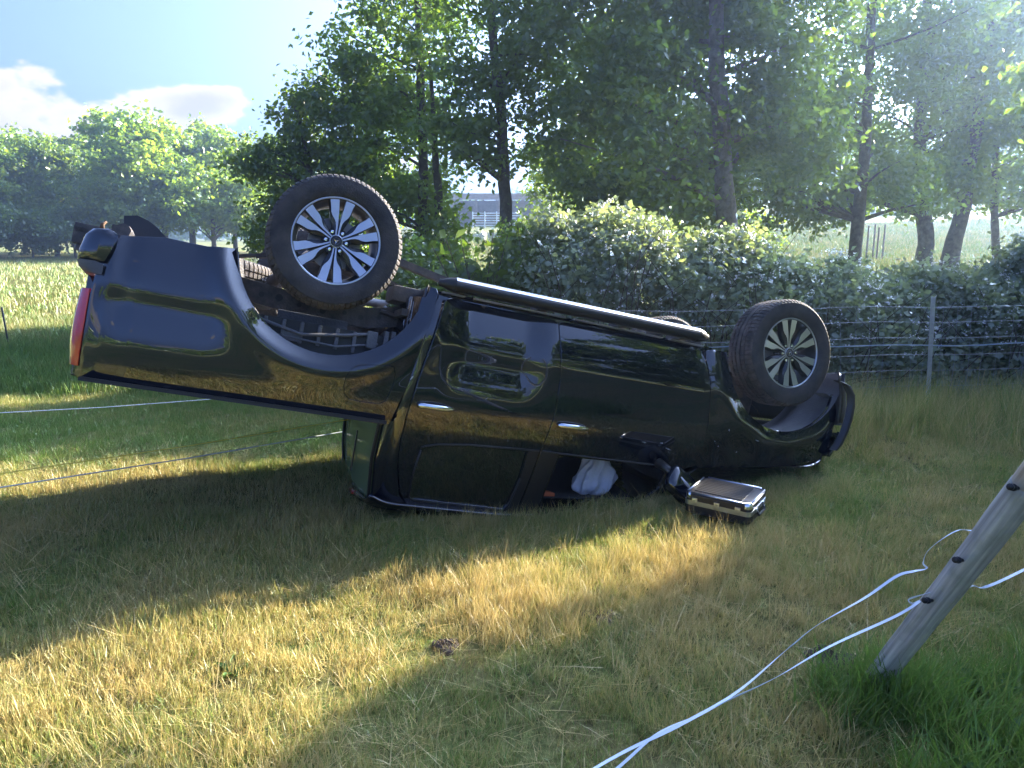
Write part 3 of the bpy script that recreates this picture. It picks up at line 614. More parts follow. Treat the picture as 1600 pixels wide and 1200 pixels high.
# ------------------------------------------------------------------ leaning wooden post and its tapes
def spline(P, n=8):
    P = [Vector(p) for p in P]; out_ = []
    for i in range(len(P) - 1):
        a = P[max(i - 1, 0)]; b = P[i]; c = P[i + 1]; d = P[min(i + 2, len(P) - 1)]
        for k in range(n):
            t = k / n; out_.append(.5 * ((2 * b) + (c - a) * t + (2 * a - 5 * b + 4 * c - d) * t * t + (3 * b - a - 3 * c + d) * t ** 3))
    out_.append(P[-1]); return out_
def leaning_post():
    b0 = Vector((1.377, 2.70, -.03)); b1 = Vector((1.46, 2.03, 1.09)); d = (b1 - b0)
    root = empty('wooden_post', b0, 'leaning weathered round fence post at the right edge, paler bare wood towards its top', 'post')
    rings = [(0 - .25, .050), (0, .053), (.2, .055), (.5, .054), (.8, .056), (1.0, .0545)]
    def shaft(a, b, n, nm, m, r):
        mb = MB(); V = []; F = []; K = 36; Q = d.to_track_quat('Z', 'X'); Ln = d.length
        for i in range(n + 1):
            t = a + (b - a) * i / n; c = Vector((0, 0, Ln * t))
            u = Vector((1, 0, 0)); v = Vector((0, 1, 0))
            for j in range(K):
                q = 2 * pi * j / K
                rr = r * (1 + .03 * sin(q * 3 + t * 4) + .018 * sin(q * 7 + t * 9) + .012 * sin(t * 31 + q))
                # drying cracks and the torn scar on the upper face
                for qc, t0, t1, dep in ((.4, -.1, .9, .16), (1.2, .1, .8, .14), (2.0, .25, .66, .16), (2.7, .5, 1.3, .12), (3.4, .3, .58, .22), (4.1, 0, .5, .15), (4.8, .2, .8, .18), (5.5, .4, .7, .2)):
                    if t0 < t < t1: rr -= r * dep * math.exp(-((((q - qc + .12 * sin(t * 7)) + pi) % (2 * pi) - pi) / .14) ** 2) * min(1, (t - t0) * 8, (t1 - t) * 8)
                V.append((c + (u * cos(q) + v * sin(q)) * rr)[:])
        for i in range(n):
            for j in range(K): F.append((i * K + j, i * K + (j + 1) % K, (i + 1) * K + (j + 1) % K, (i + 1) * K + j))
        F.append(tuple(n * K + j for j in range(K)))
        mb.add(V, F); o = mb.build(nm, m, root, smooth=True); o.rotation_euler = Q.to_euler(); return o
    shaft(-.2, .935, 70, 'shaft', M['wood'], .045)
    shaft(.93, 1.45, 24, 'bare_top', M['fresh_wood'], .043)
    # ring insulators
    for t, side in ((.93, 1), (.67, 1), (.50, 1)):
        p = d * t; mb = MB(); c = p + Vector((-.075, -.02, .01))
        q0 = p + Vector((-.040, -.022, .0)); q1 = p + Vector((-.060, -.034, .006))
        mb.tube([q0, q1], .0055, 8); mb.tube([q1, q1 + (q1 - q0) * .25], .011, 10); mb.tube([q1 + (q1 - q0) * .25, q1 + (q1 - q0) * .7], .006, 8); mb.tube([q1 + (q1 - q0) * .7, q1 + (q1 - q0) * .9], .010, 10)
        mb.build('insulator', M['black_plastic'], root, smooth=True)
leaning_post()
def tapes():
    def tp(name, pts, hw, label, m='tape', tws=2.0):
        pp = spline(pts, 10); tw = [.5 + .8 * sin(i * .05 * tws) for i in range(len(pp))]
        mb = MB(); ribbon(mb, pp, hw, tw); o = mb.build(name, M[m]); tag(o, label, 'fence tape', 'fence tapes tied to the leaning post')
    tp('electric_fence_tape', [(3.1, 3.3, .95), (1.667, 2.42, .771), (1.52, 2.36, .765), (1.475, 2.41, .745), (1.41, 2.44, .67), (1.392, 2.44, .62), (1.405, 2.44, .598), (1.36, 2.435, .59), (1.3, 2.43, .574), (1.18, 2.39, .515), (1.0, 2.31, .464), (.898, 2.252, .425), (.86, 2.24, .40), (.671, 2.087, .360), (.477, 1.979, .325), (.228, 1.866, .275), (-.3, 1.5, .2)],
       .0046, 'upper slack white fence tape running from the leaning post to the bottom edge')
    tp('electric_fence_tape', [(3.0, 3.1, .8), (1.633, 2.30, .655), (1.47, 2.30, .60), (1.40, 2.36, .555), (1.345, 2.35, .545), (1.318, 2.37, .52), (1.33, 2.37, .505), (1.352, 2.37, .512), (1.25, 2.32, .485), (1.0, 2.22, .435), (.8, 2.12, .39), (.66, 2.07, .355), (.55, 2.02, .335), (.42, 1.98, .30), (.30, 1.90, .255), (.1, 1.75, .2), (-.3, 1.45, .12)],
       .0042, 'lower tauter white fence tape looping round the leaning post')
    for nm, a, b, m, r, lab in (('fence_rope', (-2.98, 4.31, .35), (-1.31, 5.62, .35), 'rope_y', .0035, 'thin yellow fence rope stretched low over the grass behind the cab'),
                                ('fence_rope', (-3.14, 4.5, .2), (-1.35, 5.88, .2), 'tape', .0045, 'thin white fence rope stretched low over the grass behind the cab'),
                                ('fence_rope', (-4.0, 5.9, .35), (-2.7, 6.37, .35), 'tape', .003, 'farther white fence rope passing under the pickup bed')):
        a = Vector(a); b = Vector(b); d = b - a
        o = MB().tube([a - d * .7, a - d * .2, a + d * .5 - Vector((0, 0, .015)), a + d * 1.5, a + d * 1.9], r, 5).build(nm, M[m]); tag(o, lab, 'rope', 'ropes behind the pickup')
tapes()

# ------------------------------------------------------------------ pickup: body frame
TX = Vector((0.92654784, 0.30556873, -0.21940112)); TY = Vector((0.34193899, -0.92724537, 0.15262290)); TZ = Vector((-0.15680188, -0.21643421, -0.96362306))
TO = Vector((-1.25159039, 5.29945146, 1.82292225))
BASE = Vector((.9, 0, 1.815))                  # body coordinates of the roof contact = origin of the thing
truck = empty('pickup_truck', (0, 0, 0), 'overturned glossy black crew cab pickup lying on its roof with the tail in the air', 'pickup truck')
_o = TO + TX * BASE.x + TY * BASE.y + TZ * BASE.z
truck.matrix_world = Matrix(((TX.x, TY.x, TZ.x, _o.x), (TX.y, TY.y, TZ.y, _o.y), (TX.z, TY.z, TZ.z, _o.z), (0, 0, 0, 1)))
BA = np.array(BASE); AX = np.array(TX); AY = np.array(TY); AZ = np.array(TZ); AO = np.array(TO)
def crush(V):
    """panels that reach the soil are pressed back against it (the crumpled roof and bonnet)"""
    V = np.array(V, float)
    W = AO + V[:, :1] * AX + V[:, 1:2] * AY + V[:, 2:3] * AZ
    g = gh(W[:, 0], W[:, 1]) - .01; h = W[:, 2] - g; s = .018
    soft = s * np.logaddexp(0, h / s) ; d = soft - h
    d = np.where(h > .12, 0, d)
    V[:, 2] -= d / abs(AZ[2]); return V
def tobj(name, V, F, m, parent=None, cr=False, **k):
    V = np.asarray(V, float)
    if cr: V = crush(V)
    return obj(name, V - BA, F, m, parent or truck, **k)
def tmb(mb, name, m, parent=None, cr=False, **k):
    V = np.array(mb.V)
    if cr: V = crush(V)
    mb.V = [tuple(v) for v in (V - BA)]; return mb.build(name, m, parent or truck, **k)

# half width of the body as a function of length x and height z
ZK = np.array([.38, .50, .60, .70, .74, .78, .82, .86, .92, 1.0, 1.06, 1.12, 1.20, 1.27, 1.30])
A_b = np.array([30, 22, 17, 13, 7, -3, -2, 11, 11, 7, 1, -7, -13, -19, -19])      # with the scooped flank
A_p = np.array([30, 21, 16, 11, 6, 1, .5, .5, .5, -.5, -2, -7, -13, -19, -19])    # plain flank
ZT = np.arange(.38, 1.9, .002)
def prof(A, ref=.905):
    a = np.interp(ZT, ZK, A) - 7 * (1 - sstep(ZT, 1.15, 1.30))
    ker = np.hanning(25); ker /= ker.sum(); a = np.convolve(np.pad(a, 12, 'edge'), ker, 'valid')
    y = np.cumsum(np.tan(np.radians(a))) * .002; i = np.argmin(abs(ZT - 1.03)); return y - y[i] + ref
PB, PP = prof(A_b), prof(A_p)
def flank(x, z):
    x = np.asarray(x, float); z = np.asarray(z, float)
    w = np.maximum(sstep(x, -1.17, -1.0) * (1 - sstep(x, -.62, -.38)), sstep(x, .68, .86) * (1 - sstep(x, 1.2, 1.42)))
    zz = z + .02 * (x - .7) * 0
    y = np.interp(zz, ZT, PB) * w + np.interp(zz, ZT, PP) * (1 - w)
    # flat bevelled lips round the wheel arches, swelling outside them
    for cx, cz, r in ((.03, .40, .53), (3.19, .42, .51)):
        rr = np.hypot(x - cx, z - cz) - r
        y = y + .020 * np.exp(-((rr - .10) / .07) ** 2) * (z < 1.2)
        q_ = (.075 - rr) / .007
        y = y - (.42 if cx < 1 else .12) * .007 * np.logaddexp(0, np.clip(q_, -30, 11))
    tz = np.interp(x, [-1.26, -1.22, -1.19, -1.15, -1.08, -.95, 3.0, 3.3, 3.5, 3.62, 3.72, 3.80], [.87, .90, .93, .965, .99, 1, 1, .995, .975, .95, .91, .86])
    return y * tz
def flank_normals(x, z, e=.004):
    gx = (flank(x + e, z) - flank(x - e, z)) / (2 * e); gz = (flank(x, z + e) - flank(x, z - e)) / (2 * e)
    n = np.stack([-gx, np.ones_like(gx), -gz], 1); return n / np.linalg.norm(n, axis=1)[:, None]
def dense(poly, st=.02):
    out_ = []
    for i in range(len(poly)):
        a = np.array(poly[i]); b = np.array(poly[(i + 1) % len(poly)]); n = max(1, int(np.hypot(*(b - a)) / st))
        for k in range(n): out_.append(a + (b - a) * k / n)
    return np.array(out_)
def inside(P, poly):
    c = np.zeros(len(P), bool); x, y = P[:, 0], P[:, 1]; j = len(poly) - 1
    for i in range(len(poly)):
        xi, yi = poly[i]; xj, yj = poly[j]
        cond = ((yi > y) != (yj > y)) & (x < (xj - xi) * (y - yi) / (yj - yi + 1e-12) + xi); c ^= cond; j = i
    return c
def panel(name, poly, m, side=1, holes=(), st=.022, off=0.0, depth=.022, cr=False, dent=None, parent=None, surf=None, surfn=None, gap=.003):
    sf = surf or flank; sn = surfn or flank_normals
    rings = [dense(poly, st)] + [dense(h, st) for h in holes]
    a0 = rings[0]; ar = .5 * np.sum(a0[:, 0] * np.roll(a0[:, 1], -1) - np.roll(a0[:, 0], -1) * a0[:, 1])
    lo = a0.min(0); hi = a0.max(0)
    gx, gz = np.meshgrid(np.arange(lo[0] + st * .5, hi[0], st), np.arange(lo[1] + st * .5, hi[1], st)); G = np.stack([gx.ravel(), gz.ravel()], 1)
    G = G[inside(G, rings[0])]
    for h in rings[1:]: G = G[~inside(G, h)]
    allr = np.concatenate(rings); d = np.min(np.hypot(G[:, None, 0] - allr[None, :, 0], G[:, None, 1] - allr[None, :, 1]), axis=1); G = G[d > st * .55]
    pts = np.concatenate([allr, G]); E = []; k = 0; RI = []
    for r in rings:
        n = len(r); E += [(k + i, k + (i + 1) % n) for i in range(n)]; RI.append(np.arange(k, k + n)); k += n
    vo, eo, fo, ov, oe, of = geometry.delaunay_2d_cdt([Vector(p) for p in pts], E, [], 0, 1e-6, True)
    P = np.array([v[:] for v in vo]); T = np.array(fo); cen = P[T].mean(1)
    keep = inside(cen, rings[0])
    for h in rings[1:]: keep &= ~inside(cen, h)
    T = T[keep]
    mp_ = {}
    for i, l in enumerate(ov):
        for q in l: mp_[q] = i
    def w3(Q, nrm):
        y = sf(Q[:, 0], Q[:, 1]) + off; V = np.stack([Q[:, 0], y, Q[:, 1]], 1)
        if dent is not None: V, nrm = dent(V, nrm)
        return V, nrm
    n0 = sn(P[:, 0], P[:, 1]); V, n0 = w3(P, n0); F = [tuple(t) for t in T]; NN = [n0]; VV = [V]; base = len(V)
    for ri, r in enumerate(RI):
        ids = np.array([mp_[q] for q in r]); B = V[ids]; nb = n0[ids]; n = len(ids)
        tng = np.roll(B, -1, 0) - np.roll(B, 1, 0); outw = np.cross(tng, nb); outw /= np.linalg.norm(outw, axis=1)[:, None] + 1e-9
        rg = rings[ri]; area = .5 * np.sum(rg[:, 0] * np.roll(rg[:, 1], -1) - np.roll(rg[:, 0], -1) * rg[:, 1])
        # orient the outward direction away from the sheet
        s_ = -1 if area > 0 else 1
        if ri > 0: s_ = -s_
        # area sign in (x,z) with +y normal: x cross z = -y
        outw = outw * s_ * -1
        test = (B + outw * .004)[:, [0, 2]]; ins = inside(test, rings[0]).mean() 
        if ri == 0 and ins > .5: outw = -outw
        if ri > 0 and inside(test, rg).mean() < .5: outw = -outw
        r1 = B - nb * .0025 + outw * .0018; r2 = B - nb * depth + outw * .0018
        nbv = (nb + outw) / np.linalg.norm(nb + outw, axis=1)[:, None]
        k1 = base; VV += [B, r1, r1, r2]; NN += [nbv, nbv, outw, outw]; base += 4 * n
        for i in range(n):
            j = (i + 1) % n
            F.append((k1 + i, k1 + j, k1 + n + j, k1 + n + i)); F.append((k1 + 2 * n + i, k1 + 2 * n + j, k1 + 3 * n + j, k1 + 3 * n + i))
    V = np.concatenate(VV); NN = np.concatenate(NN)
    if side < 0: V = V * [1, -1, 1]; NN = NN * [1, -1, 1]
    if cr: V = crush(V)
    # consistent winding with normals
    F2 = []
    for f in F:
        a, b, c = V[f[0]], V[f[1]], V[f[2]]; fn = np.cross(b - a, c - a)
        F2.append(f if fn @ (NN[f[0]] + NN[f[1]] + NN[f[2]]) >= 0 else f[::-1])
    return obj(name, V - BA, F2, m, parent or truck, normals=None if cr else NN)
def arc(cx, cz, r, a0, a1, n=22): return [(cx + r * cos(R(a)), cz + r * sin(R(a))) for a in np.linspace(a0, a1, n)]

for side in (1, -1):
    near = side > 0; st = .017 if near else .04
    flap = [(.174, 1.08), (.178, 1.03), (.196, .99), (.235, .962), (.308, .948), (.40, .935), (.432, .94), (.447, .98), (.447, 1.04), (.432, 1.10), (.418, 1.14), (.39, 1.158), (.30, 1.162), (.218, 1.157), (.185, 1.13)]
    fc = np.mean(flap, axis=0); flh = [tuple(fc + (np.array(p) - fc) * 1.035) for p in flap]
    bed = [(-1.07, .50), (-1.12, .60), (-1.15, .67), (-1.158, .76), (-1.166, .83), (-1.170, 1.0), (-1.172, 1.19), (-1.185, 1.215), (-1.188, 1.245), (-1.165, 1.268), (-1.1, 1.273), (-.445, 1.272), (.038, 1.272), (.44, 1.277), (.474, 1.268), (.482, 1.24), (.531, 1.02), (.573, .746), (.625, .47), (.612, .436), (.565, .432)]
    bed += arc(.03, .40, .53, 5, 174, 34) + [(-.52, .443), (-.657, .464), (-.864, .462)]
    panel('bed_side', bed, M['paint'], side, holes=[flh] if near else [], st=st)
    if near: panel('fuel_flap', flap, M['paint'], side, st=.03, depth=.01)
    rwin = [(.712, 1.395), (.80, 1.362), (1.0, 1.336), (1.372, 1.322), (1.372, 1.50), (1.345, 1.68), (1.325, 1.712), (.72, 1.712), (.700, 1.69), (.697, 1.55)]
    rdoor = [(.668, .52), (.680, .492), (.72, .475), (1.385, .480), (1.412, .50), (1.44, .66), (1.470, .828), (1.482, 1.075), (1.470, 1.2), (1.457, 1.30), (1.437, 1.55), (1.41, 1.775), (1.1, 1.795), (.80, 1.795), (.72, 1.775), (.64, 1.68), (.588, 1.50), (.573, 1.38), (.572, 1.2), (.590, 1.0), (.614, .854)]
    d1 = panel('rear_door', rdoor, M['paint'], side, holes=[rwin], st=st, cr=False)
    fwin = [(1.60, 1.318), (1.9, 1.308), (2.25, 1.300), (2.36, 1.302), (2.40, 1.33), (2.385, 1.44), (2.31, 1.525), (2.12, 1.605), (1.9, 1.66), (1.60, 1.725), (1.57, 1.725), (1.575, 1.55)]
    fdoor = [(1.422, .50), (1.43, .488), (1.46, .480), (2.38, .468), (2.46, .475), (2.495, .52), (2.553, .69), (2.600, .953), (2.612, 1.18), (2.60, 1.255), (2.52, 1.29), (2.46, 1.31), (2.455, 1.44), (2.38, 1.545), (2.17, 1.655), (1.9, 1.735), (1.6, 1.775), (1.42, 1.79), (1.446, 1.55), (1.466, 1.30), (1.479, 1.2), (1.491, 1.075), (1.479, .828), (1.449, .66)]
    def dent_door(V, n):
        if not near: return V, n
        # crease running towards the mirror, from the crash
        w_ = np.exp(-((V[:, 2] - 1.16 - .06 * (V[:, 0] - 2.2)) / .035) ** 2) * sstep(V[:, 0], 2.0, 2.35)
        V = V.copy(); V[:, 1] -= .02 * w_; return V, n
    d2 = panel('front_door', fdoor, M['paint'], side, holes=[fwin], st=st, dent=dent_door)
    # glass panes, only the rear one is still whole on the near side
    off = -.012
    panel('window_pane', [(x, z) for x, z in rwin], M['glass_dark'], side, st=.05, off=off, depth=.004, parent=d1)
    if not near: panel('window_pane', fwin, M['glass_dark'], side, st=.05, off=off, depth=.004, parent=d2)
    # satin B pillar covers and the rear filler strip
    panel('pillar_trim', [(1.383, 1.318), (1.452, 1.305), (1.432, 1.55), (1.407, 1.765), (1.335, 1.765), (1.36, 1.66), (1.383, 1.50)], M['satin'], side, st=.03, off=.003, depth=.006, parent=d1)
    panel('pillar_trim', [(1.472, 1.303), (1.588, 1.312), (1.562, 1.55), (1.556, 1.735), (1.428, 1.765), (1.452, 1.55)], M['satin'], side, st=.03, off=.003, depth=.006, parent=d2)
    # belt and frame mouldings
    def strip(name, pts, r, m, par, off=.004):
        pts = np.array(pts); mb = MB(); mb.tube([(x, side * (float(flank(x, z)) + off), z) for x, z in pts], r, 6); return tmb(mb, name, m, par, smooth=True)
    strip('belt_moulding', [(.695, 1.385), (.72, 1.372), (.80, 1.350), (1.0, 1.326), (1.2, 1.316), (1.45, 1.303)], .006, M['satin'], d1)
    strip('belt_moulding', [(1.475, 1.302), (1.8, 1.300), (2.1, 1.293), (2.38, 1.290), (2.42, 1.295)], .006, M['satin'], d2)
    strip('window_seal', [(.700, 1.40), (.690, 1.55), (.695, 1.695), (.72, 1.722), (1.325, 1.722), (1.352, 1.69), (1.378, 1.50)], .006, M['black_plastic'], d1)
    # chrome handles over a dished recess
    for x0, x1, z0, z1, par in ((.612, .838, 1.132, 1.130, d1), (1.520, 1.74, 1.123, 1.120, d2)):
        V = []; F = []; n = 14; K = 12
        for i in range(n + 1):
            t = i / n; x = x0 + (x1 - x0) * t; z = z0 + (z1 - z0) * t; y = float(flank(x, z)) + .012 + .022 * math.sin(pi * min(1, t * 1.1)) ** .6
            hz = (.0165 if t < .16 else .0155 + .001 * sin(t * 3)) * (1 - .45 * max(0, t - .75) / .25); hy = .008
            if i in (0, n): hz *= .35; hy *= .4
            for j in range(K):
                q = 2 * pi * j / K; V.append((x, side * (y + hy * cos(q) * (1 if cos(q) < 0 else 1.2)), z + hz * sin(q)))
        for i in range(n):
            for j in range(K): F.append((i * K + j, i * K + (j + 1) % K, (i + 1) * K + (j + 1) % K, (i + 1) * K + j))
        F += [tuple(range(K)), tuple(n * K + j for j in range(K))]
        mb = MB(); mb.add(V, F); tmb(mb, 'door_handle', M['chrome'], par, smooth=True)
    # fender
    fen = [(2.512, .475), (2.55, .462), (2.655, .458), (2.70, .47)] + arc(3.19, .42, .51, 174, 20, 34) + [(3.685, .62), (3.70, .74), (3.72, .9), (3.72, 1.0), (3.66, 1.08), (3.4, 1.16), (3.0, 1.215), (2.66, 1.27), (2.622, 1.25), (2.621, 1.18), (2.609, .953), (2.562, .69), (2.510, .525)]
    def dent_fen(V, n):
        V = V.copy(); x = V[:, 0]; z = V[:, 2]
        f = sstep(z, .9, 1.15)
        V[:, 1] -= f * (.03 + .014 * np.sin(x * 9 + z * 7) + .006 * np.sin(x * 23 - z * 15)); return V, n
    panel('fender', fen, M['paint'], side, st=st, dent=dent_fen, cr=True)
    # rocker under the doors and its bright seam
    mb = MB(); mb.box((1.6, side * .79, .475), (1.0, .055, .035), bev=.012); tmb(mb, 'sill', M['paint'], None, auto=40)
    # cab rear corner: a strip turning from the flank into the back wall
    V = []; F = []; zs = np.linspace(.50, 1.80, 40); th = np.linspace(0, 1, 12)
    for z in zs:
        xe = float(np.interp(z, [.5, .854, 1.0, 1.2, 1.38, 1.5, 1.68, 1.80], [.655, .604, .580, .562, .563, .578, .628, .70])) ; ye = float(flank(.62, z))
        xb = float(np.interp(z, [.5, 1.2, 1.5, 1.8], [.50, .455, .458, .50]))
        for t in th:
            a = t * pi / 2; V.append((xe - (xe - xb) * sin(a) ** 1.0, side * (ye - .12 * (1 - cos(a))), z))
    nt_ = len(th)
    for i in range(len(zs) - 1):
        for j in range(nt_ - 1): F.append((i * nt_ + j, i * nt_ + j + 1, (i + 1) * nt_ + j + 1, (i + 1) * nt_ + j))
    tobj('cab_corner', V, F, M['paint'], cr=True)
    # tail light wrapping round the rear corner
    V = []; F = []; zs = np.linspace(.80, 1.20, 14)
    for z in zs:
        f0 = (z - .80) / .4; xs_ = -1.166 - .004 * f0
        ys_ = float(flank(-1.168, z))
        prof_ = [(xs_ + .002, ys_ - .012), (xs_ - .004, ys_ + .004), (xs_ - .022, ys_ - .004), (xs_ - .040 - .012 * sin(pi * f0), ys_ - .03), (xs_ - .056 - .012 * sin(pi * f0), ys_ - .07), (xs_ - .060, ys_ - .14), (xs_ - .058, ys_ - .18), (xs_ - .02, ys_ - .185)]
        V += [(a, side * b, z) for a, b in prof_]
    k = 8
    for i in range(len(zs) - 1):
        for j in range(k - 1): F.append((i * k + j, i * k + j + 1, (i + 1) * k + j + 1, (i + 1) * k + j))
    F += [tuple(range(k)), tuple((len(zs) - 1) * k + j for j in range(k))]
    mb = MB(); mb.add(V, F); tmb(mb, 'taillight', M['red'], None, auto=50)
    # side step
    sp = [(.640, .385), (.70, .375), (.80, .373), (1.5, .368), (2.3, .362), (2.40, .366)]
    def stepy(x): return side * 1.0
    V = []; F = []; xs_ = np.linspace(.70, 2.39, 16)
    pr = [(-.055, .010), (-.045, -.022), (-.015, -.036), (.02, -.034), (.045, -.018), (.055, .006), (.045, .030), (.01, .040), (-.035, .036)]
    for x in xs_:
        for py_, pz in pr: V.append((x, side * (.965 + py_), .402 - .006 * (x - .7) + pz * 1.08))
    k = len(pr)
    for i in range(len(xs_) - 1):
        for j in range(k): F.append((i * k + j, i * k + (j + 1) % k, (i + 1) * k + (j + 1) % k, (i + 1) * k + j))
    mb = MB(); mb.add(V, F); stp = tmb(mb, 'side_step', M['satin'], None, smooth=True)
    # bright aluminium cover on the underside edge
    V = []; F = []; pr2 = [(-.046, -.0235), (-.015, -.0385), (.02, -.0365), (.043, -.023), (.048, -.015), (.0455, -.013), (.040, -.020), (.02, -.033), (-.014, -.035), (-.045, -.021)]
    for x in xs_:
        for py_, pz in pr2: V.append((x, side * (.965 + py_), .402 - .006 * (x - .7) + pz * 1.08 - .0015))
    k = len(pr2)
    for i in range(len(xs_) - 1):
        for j in range(k): F.append((i * k + j, i * k + (j + 1) % k, (i + 1) * k + (j + 1) % k, (i + 1) * k + j))
    F += [tuple(range(k)), tuple((len(xs_) - 1) * k + j for j in range(k))]
    mb = MB(); mb.add(V, F); tmb(mb, 'step_cover', M['alu'], stp, auto=40)
    for xa, xb in ((.615, .735), (2.37, 2.475)):
        mb = MB(); n = 8; rr = []
        pts = []
        for i in range(n + 1):
            t = i / n; x = xa + (xb - xa) * t; e = (sin(pi * t * .5) if xa < 1 else cos(pi * t * .5)); pts.append((x, side * (.965 - .03 * (1 - e)), .404 - .006 * (x - .7))); rr.append(.046 * max(.25, e) ** .5)
        mb.tube(pts, rr, 14); tmb(mb, 'end_cap', M['black_plastic'], stp, smooth=True)
    for x in (.78, 1.30, 1.86, 2.3):
        mb = MB(); mb.box((x, side * .86, .42), (.035, .09, .018)); tmb(mb, 'step_bracket', M['steel'], stp)
    # bright strip of the sill flange above the step
    for xa, xb in ((.66, .80), (.86, 1.47), (1.53, 2.18), (2.24, 2.50)):
        mb = MB(); mb.box(((xa + xb) / 2, side * .86, .447), ((xb - xa) / 2, .022, .005)); tmb(mb, 'sill_flange', M['light_steel'], None)
    # outer arch flange inside the rear opening, and liner in the front one
    V = []; F = []; A = np.linspace(176, 2, 40)
    for a in A:
        for yy, rr in ((.905, .516), (.70, .50), (.45, .49)):
            V.append((3.19 + rr * cos(R(a)), side * yy, .42 + rr * sin(R(a)) + (.03 if yy < .6 else 0)))
    for i in range(len(A) - 1):
        for j in range(2): F.append((i * 3 + j, i * 3 + j + 1, (i + 1) * 3 + j + 1, (i + 1) * 3 + j))
    tobj('wheel_liner', V, F, M['liner'])
    V = []; F = []
    for a in A:
        for yy, rr in ((.885, .535), (.80, .56), (.52, .56), (.48, .50)):
            V.append((.03 + rr * cos(R(a)), side * yy, .40 + rr * sin(R(a))))
    for i in range(len(A) - 1):
        for j in range(3): F.append((i * 4 + j, i * 4 + j + 1, (i + 1) * 4 + j + 1, (i + 1) * 4 + j))
    tobj('wheel_liner', V, F, M['steel'])

# scuffs left by the roll, with a white highlight painted among them
M['scuff_and_glint'] = mat('scraped_paint_and_glint', (.25, .26, .28), .7, .2, 60, (.45, .45, .46))
for x, z, l, a in ((3.02, 1.02, .035, 10), (2.78, .98, .018, 60), (2.70, 1.07, .012, 20), (2.74, 1.10, .010, 70), (2.9, 1.12, .014, -30), (2.35, 1.17, .05, 12), (2.16, 1.15, .035, 6), (.55, .98, .03, -60)):
    V = []; n = 7
    for i in range(n):
        t = i / (n - 1); w_ = .0035 * sin(pi * t) * (1 + .5 * sin(i * 2.3)) + .0004
        for sg in (-1, 1):
            xx = x + cos(R(a)) * l * (t - .5) - sin(R(a)) * w_ * sg; zz = z + sin(R(a)) * l * (t - .5) + cos(R(a)) * w_ * sg
            V.append((xx, float(flank(xx, zz)) + .003 - (.026 if x > 2.62 and z > .95 else 0) * float(sstep(zz, .9, 1.15)), zz))
    tobj('scuff_and_glint', V, [(2 * i, 2 * i + 1, 2 * i + 3, 2 * i + 2) for i in range(n - 1)], M['scuff_and_glint'])
# ---- cab back wall, roof, glass
def sheet(name, fn, us, vs, m, cr=False, parent=None, thick=0.0):
    V = [fn(u, v) for u in us for v in vs]; n = len(vs); F = []
    for i in range(len(us) - 1):
        for j in range(n - 1): F.append((i * n + j, i * n + j + 1, (i + 1) * n + j + 1, (i + 1) * n + j))
    o = tobj(name, V, F, m, parent, cr=cr)
    if thick:
        md = o.modifiers.new('thickness', 'SOLIDIFY'); md.thickness = thick; md.offset = 0
    return o
def backx(y, z): return np.interp(z, [.5, 1.2, 1.5, 1.8], [.50, .455, .458, .50]) - .012 * (1 - y ** 2)
sheet('cab_back', lambda u, v: (float(backx(v, u)), v * (float(flank(.62, u)) - .118), u), [.50, .7, .9, 1.1, 1.255], np.linspace(-1, 1, 13), M['paint'], thick=.01)
bw = sheet('rear_window', lambda u, v: (float(backx(v, u)) - .004, v * (float(flank(.62, u)) - .118), u), np.linspace(1.262, 1.775, 14), np.linspace(-1, 1, 21), M['glass_back'], thick=.006)
mb = MB(); mb.box((.436, .0, 1.52), (.004, .014, .14)); tmb(mb, 'window_slider', M['black_plastic'], bw)
mb = MB(); fr_ = []
for u in np.linspace(1.262, 1.775, 12): fr_.append((float(backx(-.74, u)) - .010, -(float(flank(.62, u)) - .118), u))
for v in np.linspace(-1, 1, 15)[1:-1]: fr_.append((float(backx(v, 1.775)) - .012, v * (float(flank(.62, 1.775)) - .118), 1.782))
for u in np.linspace(1.775, 1.262, 12): fr_.append((float(backx(.74, u)) - .010, float(flank(.62, u)) - .118, u))
mb.tube(fr_, .012, 6); tmb(mb, 'window_frame', M['black_plastic'], bw, smooth=True)
mb = MB(); mb.box((.455, .0, 1.785), (.018, .16, .013), bev=.006); tmb(mb, 'brake_light', M['red'], None, auto=40)
def roofz(x, y):
    e = abs(y) / .72
    return 1.835 - .03 * e ** 2 - .055 * e ** 7 - .045 * float(np.clip((.62 - x) / .17, 0, 1)) ** 2.2 - .07 * float(np.clip((x - 1.55) / .5, 0, 1)) ** 2
sheet('roof', lambda u, v: (u, v, roofz(u, v)), np.concatenate([np.linspace(.455, .7, 10), np.linspace(.78, 2.05, 22)]), np.linspace(-.72, .72, 31), M['paint'], cr=True, thick=.02)
sheet('windscreen', lambda u, v: (2.02 + .70 * u + .10 * (1 - (v / .72) ** 2), v * (1 + .10 * u), 1.75 - .52 * u), np.linspace(0, 1, 14), np.linspace(-.72, .72, 15), M['glass_dark'], cr=True, thick=.006)
